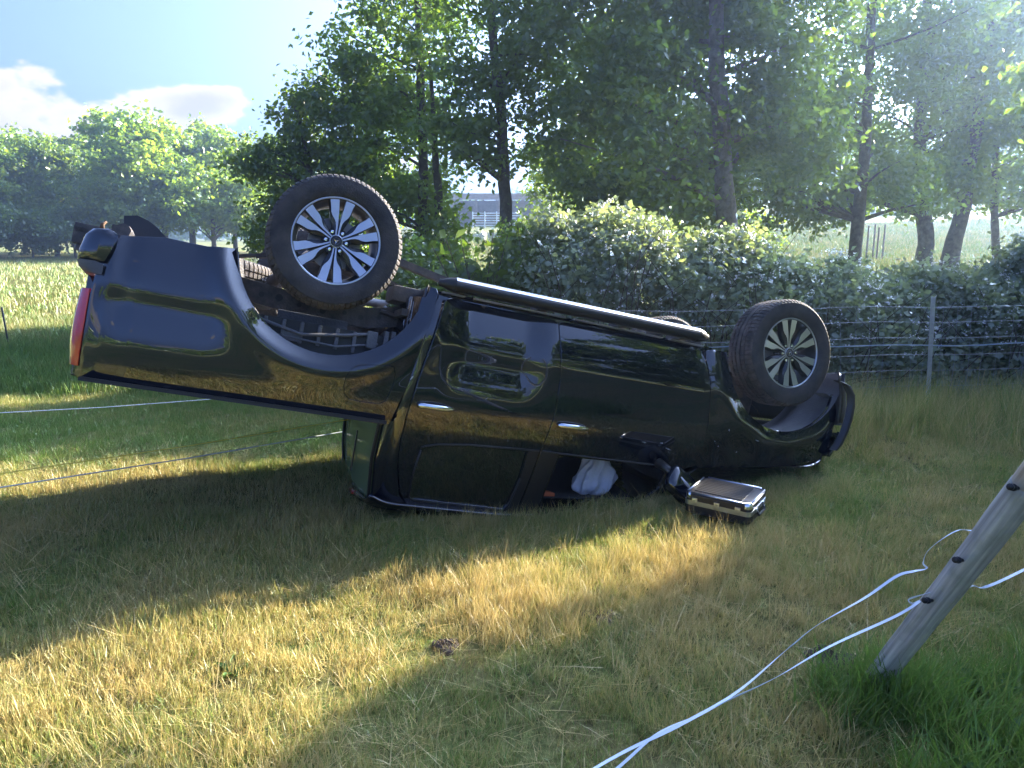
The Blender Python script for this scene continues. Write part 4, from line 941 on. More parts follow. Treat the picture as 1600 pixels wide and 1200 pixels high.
for s in (1, -1):   # roof edge between door frame and roof skin, then the A pillar
    V = []; F = []; xs_ = np.linspace(.62, 2.40, 40)
    for x in xs_:
        zt = float(np.interp(x, [.62, .72, .8, 1.42, 1.6, 1.9, 2.17, 2.40], [1.68, 1.77, 1.79, 1.785, 1.77, 1.73, 1.65, 1.54]))
        ye = float(flank(x, zt))
        for q in range(6):
            a = q / 5; V.append((x, s * (ye - .004 - .085 * a), zt + .05 * sin(a * pi / 2)))
    for i in range(len(xs_) - 1):
        for j in range(5): F.append((i * 6 + j, i * 6 + j + 1, (i + 1) * 6 + j + 1, (i + 1) * 6 + j))
    o = tobj('roof_edge', V, F, M['paint'], cr=True)
    mb = MB()
    ys = .685
    mb.tube([(.80, s * ys, 1.835), (.86, s * ys, 1.875), (1.0, s * ys, 1.882), (1.5, s * ys, 1.882), (1.9, s * ys, 1.86), (1.96, s * ys, 1.80)], [.012, .015, .016, .016, .014, .010], 8); tmb(mb, 'roof_rail', M['alu'], None, smooth=True)
# bonnet, grille and front bumper
sheet('bonnet', lambda u, v: (u, v * float(np.interp(u, [2.6, 3.4, 3.75, 3.9], [.80, .80, .72, .6])), float(np.interp(u, [2.6, 3.0, 3.5, 3.8, 3.92], [1.25, 1.24, 1.20, 1.12, 1.0])) - .03 * v * v + .015 * sin(u * 11 + v * 5)), np.linspace(2.6, 3.92, 24), np.linspace(-1, 1, 21), M['paint'], cr=True, thick=.01)
def nose_x(y): e = abs(y); return 4.03 - .10 * (e / .8) ** 2 - .22 * float(np.clip((e - .6) / .32, 0, 1)) ** 2.2
def nose(name, z0, z1, y0, y1, m, out_=0.0, dx0=0., dx1=0., n=25, k=7, bul=.02):
    def f(u, v):
        t = (u - z0) / (z1 - z0); return (nose_x(v) + out_ + dx0 + (dx1 - dx0) * t + bul * sin(pi * t), v, u)
    return sheet(name, f, np.linspace(z0, z1, k), np.linspace(y0, y1, n), m, cr=True, thick=.008)
bp_ = nose('front_bumper', .44, .80, -.93, .93, M['satin'], 0, -.06, 0, 37, 9)
nose('lower_intake', .50, .62, -.55, .55, M['black_plastic'], .03)
nose('grille', .82, 1.08, -.42, .42, M['satin'], -.03, 0, -.02)
for z in (.88, .95, 1.02):
    mb = MB(); mb.tube([(nose_x(y) + .0, y, z) for y in np.linspace(-.42, .42, 9)], .012, 6); tmb(mb, 'grille_bar', M['chrome'], None, smooth=True, cr=True)
for s in (1, -1):
    y0, y1 = sorted((s * .46, s * .86)); nose('headlight', .86, 1.05, y0, y1, M['glass_dark'], -.02, 0, -.06, 9, 5)
    # torn edge of the bumper standing proud of the liner, with the fog lamp behind it
    V = []; F = []
    P_ = [(3.60, .50), (3.70, .52), (3.75, .58), (3.765, .66), (3.76, .76), (3.735, .86), (3.70, .95), (3.66, 1.0)]
    for i, (x, z) in enumerate(P_):
        for yy, dx in ((.90, 0), (.935, .02), (.93, .05), (.84, .10)): V.append((x + dx, s * yy, z))
    for i in range(len(P_) - 1):
        for j in range(3): F.append((i * 4 + j, i * 4 + j + 1, (i + 1) * 4 + j + 1, (i + 1) * 4 + j))
    o = tobj('bumper_corner', V, F, M['satin'], cr=True)
    V = []; F = []
    for i, (x, z) in enumerate([(3.58, .60), (3.66, .62), (3.70, .70), (3.70, .80), (3.62, .88)]):
        for yy in (.86, .74): V.append((x, s * yy, z))
    for i in range(4): F.append((i * 2, i * 2 + 1, i * 2 + 3, i * 2 + 2))
    tobj('fog_lamp', V, F, M['liner'])
# ---- tail: tailgate, bed tub, bumper, hitch
mb = MB(); mb.box((-1.195, 0, .95), (.022, .735, .31), bev=.015); tg = tmb(mb, 'tailgate', M['paint'], None, auto=40)
mb = MB(); mb.box((-1.222, 0, 1.15), (.008, .12, .03), bev=.006); tmb(mb, 'tailgate_handle', M['chrome'], tg, auto=40)
mb = MB()
mb.box((-.33, 0, .79), (.84, .76, .012)); mb.box((.47, 0, 1.0), (.012, .76, .24))
for s in (1, -1): mb.box((-.33, s * .775, 1.0), (.84, .012, .235)); mb.box((-.35, s * .84, 1.262), (.80, .055, .010))
tmb(mb, 'bed_tub', M['black_plastic'])
# bumper: profile swept across, wrapping at the corners
def bumper():
    prof_ = [(-1.075, .50), (-1.15, .478), (-1.215, .490), (-1.245, .525), (-1.262, .60), (-1.262, .655), (-1.165, .665), (-1.085, .54)]
    V = []; F = []; ys = np.concatenate([np.linspace(-.935, -.80, 7), np.linspace(-.7, .7, 9), np.linspace(.80, .935, 7)])
    for y in ys:
        e = float(np.clip((abs(y) - .78) / .155, 0, 1)); c = math.sqrt(max(0, 1 - e ** 2.6 * .96))
        for x, z in prof_:
            xx = -1.08 + (x + 1.08) * (.30 + .70 * c); zz = .565 + (z - .565) * (.82 + .18 * c); V.append((xx if e < 1 else xx, y, zz))
    k = len(prof_); n = len(ys)
    for i in range(n - 1):
        for j in range(k): F.append((i * k + j, i * k + (j + 1) % k, (i + 1) * k + (j + 1) % k, (i + 1) * k + j))
    F += [tuple(range(k)), tuple((n - 1) * k + j for j in range(k))]
    mb = MB(); mb.add(V, F); b = tmb(mb, 'rear_bumper', M['paint'], None, auto=85)
    V = []; F = []; prof2 = [(-1.262, .659), (-1.250, .69), (-1.215, .722), (-1.17, .722), (-1.165, .669)]
    for y in ys:
        e = float(np.clip((abs(y) - .78) / .155, 0, 1)); c = math.sqrt(max(0, 1 - e ** 2.6 * .96))
        for x, z in prof2: V.append((-1.08 + (x + 1.08) * (.32 + .68 * c), y * .997, z))
    k = len(prof2)
    for i in range(n - 1):
        for j in range(k): F.append((i * k + j, i * k + (j + 1) % k, (i + 1) * k + (j + 1) % k, (i + 1) * k + j))
    F += [tuple(range(k)), tuple((n - 1) * k + j for j in range(k))]
    mb = MB(); mb.add(V, F); tmb(mb, 'bumper_pad', M['liner'], b, auto=60)
bumper()
mb = MB(); mb.box((-1.27, 0, .395), (.18, .035, .03), bev=.006); mb.box((-1.41, 0, .435), (.045, .035, .055), bev=.01); mb.tube([(-1.41, 0, .48), (-1.41, 0, .53)], [.02, .025], 10)
tmb(mb, 'tow_hitch', M['steel'], None, auto=40)
mb = MB(); mb.tube([(-1.12, -.5, .42), (-1.12, .5, .42)], .04, 8); mb.box((-1.17, .25, .40), (.04, .05, .03)); tmb(mb, 'tow_bar', M['steel'], None, auto=40)
mb = MB(); mb.prism([(-1.14, .44), (-1.158, .309), (-1.089, .292), (-1.027, .308), (-.97, .34), (-.90, .40), (-.90, .44)], .29, .305); tmb(mb, 'bumper_bracket', M['satin'])
mb = MB(); mb.tube([(-1.30, .05, .375), (-1.30, .06, .35), (-1.28, .055, .33)], [.016, .012, .005], 7); tmb(mb, 'mud_clod', M['mud'], None, smooth=True)

# ---- chassis
mb = MB()
for s in (1, -1):
    for (xa, za), (xb, zb) in (((-1.15, .60), (-.45, .62)), ((-.45, .62), (-.1, .655)), ((-.1, .655), (.30, .655)), ((.30, .655), (.7, .56)), ((.7, .56), (2.6, .54)), ((2.6, .54), (3.0, .66)), ((3.0, .66), (3.75, .64))):
        L = math.hypot(xb - xa, zb - za); a = math.atan2(zb - za, xb - xa)
        mb.box((0, 0, 0), (L / 2 + .02, .045, .062), Matrix.Translation(((xa + xb) / 2, s * .52, (za + zb) / 2)) @ Matrix.Rotation(-a, 4, 'Y'))
tmb(mb, 'frame_rails', M['steel'])
for x, z in ((-.9, .6), (-.5, .62), (.15, .72), (.75, .55), (1.5, .54), (2.3, .54), (3.2, .62)):
    mb = MB(); mb.box((x, 0, z), (.04, .5, .045)); tmb(mb, 'crossmember', M['steel'])
mb = MB()
for x, z, r in ((-.34, .635, .016), (-.24, .635, .022), (-.12, .655, .014), (.02, .665, .018), (.15, .65, .014), (.25, .66, .016), (.36, .64, .014), (.48, .61, .013)):
    mb.tube([(x, .566, z), (x, .5675, z)], r, 12)
tmb(mb, 'frame_hole_discs', M['black_plastic'])  # black discs put the dark of uncut holes into colour
mb = MB(); mb.tube([(0, -.72, .29), (0, .72, .29)], .042, 14); mb.lathe([(0, -.14), (.09, -.12), (.15, -.05), (.155, .05), (.09, .12), (0, .14)], 18, 'y', (0, -.05, .29)); tmb(mb, 'rear_axle', M['steel'], None, smooth=True)
mb = MB(); mb.tube([(.12, -.05, .30), (1.3, -.05, .48)], .035, 10); mb.tube([(1.5, .12, .50), (3.0, .12, .50)], [.03, .03], 8); tmb(mb, 'propeller_shaft', M['steel'], None, smooth=True)
for s in (1, -1):
    mb = MB()
    for k in range(4):
        L = .66 - .13 * k; pts = [(x, s * .60, .36 + .009 * k + .16 * (x / .66) ** 2 * .9) for x in np.linspace(-L, L, 9)]
        for a, b in zip(pts, pts[1:]):
            mx_ = ((a[0] + b[0]) / 2, a[1], (a[2] + b[2]) / 2); ln = math.hypot(b[0] - a[0], b[2] - a[2]) / 2 + .004
            mb.box((0, 0, 0), (ln, .03, .004), Matrix.Translation(mx_) @ Matrix.Rotation(-math.atan2(b[2] - a[2], b[0] - a[0]), 4, 'Y'))
    tmb(mb, 'leaf_spring', M['steel'])
    mb = MB(); mb.tube([(-.10, s * .46, .33), (-.30, s * .40, .55)], .032, 10); mb.tube([(-.30, s * .40, .55), (-.42, s * .37, .68)], .022, 10); tmb(mb, 'shock_absorber', M['steel'], None, smooth=True)
    mb = MB(); mb.lathe([(0, 0), (.15, 0), (.15, .012), (.06, .012), (.06, .04), (0, .04)], 32, 'y', (0, s * .79 - .01, .29)); tmb(mb, 'brake_disc', M['light_steel'], None, auto=30)
    mb = MB(); mb.box((.02, s * .80, .30), (.12, .012, .12), bev=.01)
    mb = MB(); mb.box((.13, s * .775, .36), (.045, .035, .07), bev=.01); tmb(mb, 'brake_caliper', M['steel'], None, auto=40)
    mb = MB(); mb.tube([(3.19, s * .72, .45), (3.19, s * .42, .56)], .03, 8); mb.tube([(3.19, s * .72, .33), (3.0, s * .42, .47)], .03, 8); mb.tube([(3.19, s * .72, .33), (3.4, s * .42, .47)], .03, 8); mb.tube([(3.15, s * .6, .36), (3.15, s * .52, .88)], .05, 10); tmb(mb, 'suspension_arm', M['steel'], None, smooth=True)
    mb = MB(); mb.lathe([(0, 0), (.155, 0), (.155, .025), (0, .025)], 32, 'y', (3.19, s * .79 - .012, .37)); tmb(mb, 'brake_disc', M['light_steel'], None, auto=30)
# splash plate and brackets seen through the rear arch on the near side
mb = MB(); mb.box((-.03, .60, .75), (.205, .012, .045), bev=.008); mb.box((-.09, .615, .75), (.022, .008, .032)); mb.box((.05, .615, .75), (.022, .008, .032)); tmb(mb, 'bed_bracket', M['liner'], None, auto=40)
mb = MB(); [mb.box((xq, .80, .83), (.010, .02, .06), bev=.004) for xq in (-.30, -.20, -.10, .0, .10, .20)]; mb.tube([(-.34, .81, .79), (-.1, .83, .84), (.15, .82, .80), (.32, .80, .76)], .010, 8); mb.tube([(-.3, .81, .86), (.1, .83, .875), (.34, .81, .82)], .007, 8); mb.box((-.15, .80, .86), (.05, .02, .025), bev=.008); mb.box((.30, .81, .80), (.03, .02, .05), bev=.01); mb.box((.38, .81, .78), (.012, .02, .045)); mb.box((.42, .81, .77), (.012, .02, .04)); mb.box((.10, .62, .905), (.34, .10, .012)); mb.box((.30, .60, .86), (.03, .03, .06), bev=.01); mb.box((.38, .60, .84), (.014, .03, .05)); mb.box((.42, .60, .85), (.012, .03, .05)); mb.tube([(.20, .6, .88), (.30, .62, .82), (.44, .6, .85)], .012, 8); tmb(mb, 'filler_pipe', M['liner'], None, auto=40)
mb = MB(); mb.tube([(.42, .60, .44), (.50, .64, .50), (.58, .62, .56), (.50, .58, .62), (.36, .58, .60)], .016, 8); mb.box((.50, .55, .48), (.10, .12, .05), bev=.03); mb.tube([(.30, .50, .66), (.62, .52, .50)], .03, 8); tmb(mb, 'brake_line', M['steel'], None, auto=50)
mb = MB(); mb.box((0, 0, 0), (.20, .03, .022), Matrix.Translation((.60, .5, .295)) @ Matrix.Rotation(R(-10), 4, 'Y')); tmb(mb, 'spring_hanger', M['steel'])
mb = MB(); mb.box((1.25, .28, .50), (.50, .20, .10), bev=.04); tmb(mb, 'fuel_tank', M['black_plastic'], None, auto=40)
mb = MB(); mb.box((1.9, 0, .52), (.45, .19, .10), bev=.05); mb.box((2.9, 0, .68), (.5, .28, .2), bev=.05); tmb(mb, 'gearbox', M['steel'], None, auto=40)
mb = MB(); mb.tube([(2.2, -.25, .46), (1.2, -.28, .44), (.4, -.34, .46), (.1, -.34, .62), (-.5, -.38, .52), (-1.1, -.55, .50)], .032, 10); mb.tube([(1.1, -.28, .44), (.55, -.30, .44)], .10, 16); tmb(mb, 'exhaust', M['light_steel'], None, smooth=True)
mb = MB(); mb.box((1.55, 0, .60), (1.1, .80, .02)); tmb(mb, 'cab_floor', M['steel'])
mb = MB(); mb.box((3.4, 0, .50), (.4, .38, .02)); tmb(mb, 'engine_guard', M['liner'])

# ---- wheels
def tyre_mesh(R0=.381):
    half = [(.243, .100), (.252, .114), (.262, .120), (.285, .128), (.305, .1305), (.33, .1290), (.348, .1245), (.352, .1248), (.360, .1195), (.369, .110), (.3755, .100), (.379, .089), (.3795, .0675), (.369, .0660), (.369, .0590), (.380, .0575), (.3808, .0275), (.369, .0260), (.369, .0190), (.381, .0175), (.381, .0)]
    pr = [(r, y) for r, y in half] + [(r, -y) for r, y in half[-2::-1]]
    kind = []
    for r, y in pr:
        ay = abs(y)
        kind.append('s' if (r > .355 and ay > .062) else 'c' if (r > .375 and .020 < ay < .060) else 'm' if (r > .375 and ay < .020) else '')
    n = 74; cols = []
    for p in range(n):
        for f, g in ((0, 0), (.70, 0), (.76, 1), (.95, 1)): cols.append((2 * pi * (p + f) / n, g))
    V = []; 
    for a, g in cols:
        for (r, y), kd in zip(pr, kind):
            rr = r
            if g and kd == 's': rr -= .0075 * min(1, (r - .352) / .02)
            if g and kd == 'c': rr -= .006
            aa = a + (.010 * (abs(y) / .1) * (1 if y > 0 else -1)) * 1.6
            V.append((rr * cos(aa), y, rr * sin(aa)))
    k = len(pr); m_ = len(cols); F = np.array([(j * k + i, j * k + i + 1, ((j + 1) % m_) * k + i + 1, ((j + 1) % m_) * k + i) for j in range(m_) for i in range(k - 1)])
    mi = np.array([1 if max(pr[i][0], pr[i + 1][0]) > .368 else 0 for j in range(m_) for i in range(k - 1)])
    me = raw_mesh('tyre', V, F, None, smooth=True, mats=[M['rubber'], M['tread']], midx=mi)
    bm = bmesh.new(); bm.from_mesh(me); bmesh.ops.recalc_face_normals(bm, faces=bm.faces[:]); bm.to_mesh(me); bm.free(); me.set_sharp_from_angle(angle=R(38)); return me
def spoke_mesh(sgn):
    st = [(.036, .0015, .010, .004), (.060, .002, .011, .012), (.085, .003, .0125, .019), (.105, .004, .016, .024), (.122, .0052, .024, .022), (.140, .0065, .038, .012), (.160, .0085, .046, .005), (.20, .0135, .049, .003), (.236, .0185, .056, .003)]
    V = []; F = []
    for r, i0, wd, ch in st:
        yf = .088 + .014 * (r / .236) ** 1.5
        pr = [(i0 - .0008, yf - .045), (i0, yf - .0015), (i0 + .0015, yf), (i0 + wd - .001, yf), (i0 + wd, yf - .001), (i0 + wd + ch, yf - .016), (i0 + wd + ch + .001, yf - .05)]
        for l, y in pr: V.append((l * sgn, y, r))
    k = 7
    mi = []
    for i in range(len(st) - 1):
        for j in range(k - 1): F.append((i * k + j, i * k + j + 1, (i + 1) * k + j + 1, (i + 1) * k + j)); mi.append(0 if j in (2,) else 1)
    F.append(tuple(range(k))); mi.append(1); F.append(tuple((len(st) - 1) * k + j for j in range(k))); mi.append(1)
    me = raw_mesh('spoke', V, F, None, smooth=False, mats=[M['rim_face'], M['rim_grey']], midx=mi)
    bm = bmesh.new(); bm.from_mesh(me); bmesh.ops.recalc_face_normals(bm, faces=bm.faces[:]); bm.to_mesh(me); bm.free(); return me
TY_ME = tyre_mesh(); SP = {1: spoke_mesh(1), -1: spoke_mesh(-1)}
def mb_mesh(mb, name, m, auto=35):
    o = mb.build(name, m, None, auto=auto); me = o.data; bpy.data.objects.remove(o); return me
mb = MB(); mb.lathe([(.247, .104), (.2475, .108), (.243, .1095), (.236, .104), (.234, .096), (.228, .05), (.215, .03), (.208, -.05), (.23, -.10), (.246, -.105)], 64); RIM_ME = mb_mesh(mb, 'rim', M['rim_grey'], 50)
mb = MB(); mb.lathe([(.2481, .1045), (.2486, .1085), (.2435, .1102), (.2385, .1075), (.2375, .1035)], 64); LIP_ME = mb_mesh(mb, 'rim_lip', M['rim_face'], 60)
mb = MB(); mb.lathe([(.078, .020), (.080, .062), (.070, .074), (.040, .080), (0, .080)], 48); HUB_ME = mb_mesh(mb, 'hub', M['rim_grey'], 50)
mb = MB(); mb.lathe([(.037, .080), (.037, .094), (.0355, .0965), (.0325, .097)], 40); mb.lathe([(.0185, .0962), (.0195, .0978), (.0205, .0962)], 32); CAPR_ME = mb_mesh(mb, 'cap_ring', M['rim_face'], 50)
mb = MB(); mb.lathe([(.0325, .090), (.032, .0945), (0, .0955)], 40); CAP_ME = mb_mesh(mb, 'hub_cap', M['satin'], 60)
mb = MB()
for k in range(3):
    a = R(90 + 120 * k); t = Vector((cos(a), 0, sin(a))); s = Vector((-sin(a), 0, cos(a))); c0 = Vector((0, .0952, 0)); tip = t * .0185 + c0
    base_ = [c0 + s * .0032 - t * .0018, c0 - s * .0032 - t * .0018]; ridge = c0 + Vector((0, .0022, 0))
    mb.add([base_[0][:], tip[:], ridge[:], base_[1][:]], [(0, 1, 2), (2, 1, 3)])
STAR_ME = mb_mesh(mb, 'star_emblem', M['chrome'], 20)
mb = MB(); mb.lathe([(.0, .072), (.0125, .072), (.0125, .0855), (.0095, .090), (0, .0915)], 6); NUT_ME = mb_mesh(mb, 'wheel_nut', M['chrome'], 30)
mb = MB(); mb.lathe([(.0205, .0745), (.0200, .083), (.0172, .083), (.0165, .074), (0, .0735)], 20); NUTR_ME = mb_mesh(mb, 'nut_recess', M['black_plastic'], 30)
def wheel(x, y, z, side, rot, steer=0.0, parts=True, lay=None, name='wheel'):
    root = bpy.data.objects.new(name, None); root.empty_display_size = .1; link(root, truck)
    root.location = (x - BA[0], y - BA[1], z - BA[2])
    Mx = Matrix.Rotation(steer, 4, 'Z') @ (Matrix.Rotation(pi, 4, 'Z') if side < 0 else Matrix.Identity(4)) @ Matrix.Rotation(rot, 4, 'Y')
    if lay: Mx = Matrix.Rotation(R(90), 4, 'X')
    root.rotation_euler = Mx.to_euler()
    def put(nm, me, a=0.0):
        o = link(bpy.data.objects.new(nm, me), root); o.rotation_euler = (0, a, 0); return o
    put('tyre', TY_ME); put('rim', RIM_ME)
    if parts:
        put('rim_lip', LIP_ME); put('hub', HUB_ME); put('cap_ring', CAPR_ME); put('hub_cap', CAP_ME); put('star_emblem', STAR_ME)
        for k in range(6):
            a = R(60 * k); put('spoke', SP[1], a); put('spoke', SP[-1], a)
            for nm, me in (('nut_recess', NUTR_ME), ('wheel_nut', NUT_ME)):
                o = put(nm, me, 0); o.location = (.058 * sin(a + R(30)), 0, .058 * cos(a + R(30)))
    return root
WY = .795
wheel(0, WY, .29, 1, R(0))
wheel(3.196, WY, .371, 1, R(12), R(-4))
wheel(0, -WY, .33, -1, R(20), parts=True)
wheel(3.196, -WY, .395, -1, R(40), R(-4), parts=True)
wheel(-.62, 0, .55, 1, 0, parts=False, lay=True, name='spare_wheel')
mb = MB()
for s in (1, -1): mb.tube([(-.30, s * .22, .50), (-.24, s * .30, .60), (-.20, s * .42, .66)], .012, 6)
mb.tube([(-.33, .25, .52), (-.33, -.25, .52)], .012, 6); tmb(mb, 'spare_carrier', M['steel'], None, smooth=True)

# ---- interior
mb = MB(); mb.box((1.5, 0, 1.70), (.80, .62, .012)); tmb(mb, 'headliner', M['headliner'], None, cr=True)
for x in (1.95 - .12, 1.02):
    for s in (1, -1):
        mb = MB(); mb.box((x + .08, s * .38, .93), (.25, .24, .08), bev=.05); mb.box((0, 0, 0), (.07, .24, .33), Matrix.Translation((x - .22, s * .38, 1.22)) @ Matrix.Rotation(R(-14), 4, 'Y'), bev=.045)
        mb.box((0, 0, 0), (.05, .13, .085), Matrix.Translation((x - .33, s * .38, 1.60)) @ Matrix.Rotation(R(-10), 4, 'Y'), bev=.035); tmb(mb, 'seat', M['fabric'], None, auto=50)
mb = MB(); mb.box((2.42, 0, 1.08), (.2, .72, .14), bev=.05); tmb(mb, 'dashboard', M['black_plastic'], None, auto=50)
mb = MB(); c = Vector((2.13, .38, 1.17)); ax = Matrix.Rotation(R(65), 3, 'Y')
pts = [c + ax @ Vector((.185 * cos(a), .185 * sin(a), 0)) for a in np.linspace(0, 2 * pi, 29)]
mb.tube(pts, .015, 8); mb.box(c, (.04, .08, .06), bev=.02); mb.tube([c, c + Vector((.25, 0, -.08))], .03, 8); tmb(mb, 'steering_wheel', M['black_plastic'], None, smooth=True)
# burst airbag hanging out of the wheel: a limp folded bag
V = []; F = []; nu, nv = 120, 70
for i in range(nv + 1):
    t = i / nv
    for j in range(nu):
        q = 2 * pi * j / nu
        rr = (.035 + .135 * sin(pi * min(1, t * .62 + .04)) ** 1.2) * (1 if t < .78 else math.sqrt(max(.0, 1 - ((t - .78) / .22) ** 2)) * .98 + .0)
        rr = .05 + (.15 - .05) * sstep(t, 0, .6) if t < .72 else (.15 * math.sqrt(max(0, 1 - ((t - .72) / .28) ** 2)))
        rr = float(rr); cr_ = lambda v: 1 - 2 * abs(math.sin(v)) ; fold = 1 + .13 * cr_(q * 2.5 + t * 2 + .5 * sin(t * 6)) * (1 - t * .4) + .09 * cr_(q * 4.5 - t * 3 + 1 + .6 * sin(t * 9)) + .07 * cr_(t * 5 + q * 1.5 + .5 * sin(q * 3)) + .02 * cr_(t * 13 - q * 2.5) + .10 * sin(q + 2) * sin(t * 4)
        V.append((2.02 + .02 * t + rr * fold * cos(q) * 1.05 + .03 * sin(t * 4), .47 + rr * fold * sin(q) * .62, 1.25 + .33 * t + .012 * sin(q * 3)))
for i in range(nv):
    for j in range(nu): F.append((i * nu + j, i * nu + (j + 1) % nu, (i + 1) * nu + (j + 1) % nu, (i + 1) * nu + j))
mb = MB(); mb.add(V, F); tmb(mb, 'airbag', M['airbag'], None, smooth=True)
# ---- mirror, folded down against the grass
mb = MB(); V = []; F = []
cen = Vector((2.40, 1.02, 1.39)); ax1 = Vector((.78, .12, .55)).normalized(); ax2 = Vector((-.45, .35, .80)).normalized(); ax3 = ax1.cross(ax2).normalized()
n1, n2 = 14, 20
for i in range(n1 + 1):
    p = -pi / 2 + pi * i / n1
    for j in range(n2):
        q = 2 * pi * j / n2; sq = lambda v, e: math.copysign(abs(v) ** e, v)
        v = cen + ax1 * .125 * sq(cos(p), .5) * sq(cos(q), .6) + ax2 * .095 * sq(cos(p), .5) * sq(sin(q), .6) + ax3 * .05 * sq(sin(p), .7)
        V.append(v[:])
for i in range(n1):
    for j in range(n2): F.append((i * n2 + j, i * n2 + (j + 1) % n2, (i + 1) * n2 + (j + 1) % n2, (i + 1) * n2 + j))
mb.add(V, F); mir = tmb(mb, 'wing_mirror', M['paint'], None, smooth=True)
mb = MB(); mb.tube([(2.30, .86, 1.27), (2.32, .92, 1.29), (2.35, .99, 1.33)], [.035, .028, .03], 10); tmb(mb, 'mirror_arm', M['satin'], mir, smooth=True)
mb = MB(); mb.tube([cen + ax1 * -.09 + ax3 * -.035 * 1 + ax2 * -.02, cen + ax3 * -.052, cen + ax1 * .09 + ax3 * -.035], [.008, .010, .006], 6); tmb(mb, 'mirror_repeater', M['lens'], mir, smooth=True)
mb = MB(); mb.box((1.66, .55, 1.60), (.05, .05, .02), bev=.01); o = tmb(mb, 'orange_item', M['orange'], None, auto=40)  # orange belonging lying in the cabin, not a lamp

# ------------------------------------------------------------------ aluminium flight case on the grass
def flight_case():
    cx, cy = 1.31, 4.50; root = empty('flight_case', (cx, cy, ghf(cx, cy) + .045), 'small black briefcase with bright aluminium edges lying shut on the grass', 'briefcase'); root.rotation_euler = (R(1), R(2), R(-33))
    hx, hy, r = .20, .17, .035
    def rr(hx, hy, r, n=6):
        P = []
        for sx, sy, a0 in ((1, 1, 0), (-1, 1, 90), (-1, -1, 180), (1, -1, 270)):
            for k in range(n + 1): a = R(a0 + 90 * k / n); P.append((sx * (hx - r) + r * cos(a), sy * (hy - r) + r * sin(a)))
        return P
    def slab(z0, z1, name, m, par, grow=0, bev=0):
        P0 = rr(hx + grow, hy + grow, r); n = len(P0); V = []; F = []
        levels = [(z0, 0), (z1 - bev, 0), (z1 - bev * .3, bev * .7), (z1, bev * 1.6)] if bev > 0 else [(z0, 0), (z1, 0)]
        if bev < 0: levels = [(z0, -bev * 1.6), (z0 - bev * .3, -bev * .7), (z0 - bev, 0), (z1, 0)]
        for z, s in levels: V += [(x - math.copysign(min(s, abs(x)), x) * min(1, abs(x) / hx * 1.2), y - math.copysign(min(s, abs(y)), y) * min(1, abs(y) / hy * 1.2), z) for x, y in P0]
        for i in range(len(levels) - 1):
            for j in range(n): F.append((i * n + j, i * n + (j + 1) % n, (i + 1) * n + (j + 1) % n, (i + 1) * n + j))
        F += [tuple(range(n)), tuple((len(levels) - 1) * n + j for j in range(n))]
        mb = MB(); mb.add(V, F); return mb.build(name, m, par, auto=35)
    low = slab(0, .058, 'lower_shell', M['case'], root, 0, -.012)
    slab(.058, .086, 'rim_band', M['alu'], root, .0035)
    up = slab(.086, .135, 'lid', M['case'], root, 0, .012)
    for k in range(9):
        y = -.112 + k * .028; MB().box((-.01, y, .1365), (.145, .0125, .0022), bev=.001).build('lid_rib', M['case'], up)
    for s in (-1, 1):
        MB().tube([(-hx + .03, s * (hy - .008), .133), (hx - .03, s * (hy - .008), .133)], .006, 8).build('edge_strip', M['alu'], root, smooth=True)
        MB().tube([(s * (hx - .008), -hy + .03, .133), (s * (hx - .008), hy - .03, .133)], .006, 8).build('edge_strip', M['alu'], root, smooth=True)
    for sx in (-1, 1):
        for sy in (-1, 1):
            V = []; F = []
            for i in range(7):
                a = R(90 * i / 6)
                for z, q in ((.100, .0365), (.128, .0365), (.138, .028), (.140, .010)):
                    V.append((sx * (hx - r + q * cos(a)), sy * (hy - r + q * sin(a)), z))
            for i in range(6):
                for j in range(3): F.append((i * 4 + j, i * 4 + j + 1, (i + 1) * 4 + j + 1, (i + 1) * 4 + j))
            mb = MB(); mb.add(V, F); mb.build('corner_guard', M['chrome'], root, smooth=True)
    for x in (-.135, 0, .125):
        mb = MB(); mb.box((x, -hy - .006, .085), (.016, .004, .022), bev=.002); mb.box((x, -hy - .010, .098), (.010, .004, .008), bev=.002); mb.build('latch', M['alu'], root, auto=40)
    for s in (-.07, .07):
        MB().box((hx + .007, s, .075), (.005, .012, .012), bev=.002).build('handle_mount', M['alu'], root)
    MB().tube([(hx + .009, -.07, .07), (hx + .022, -.06, .045), (hx + .022, .06, .045), (hx + .009, .07, .07)], .007, 8).build('handle', M['black_plastic'], root, smooth=True)
flight_case()

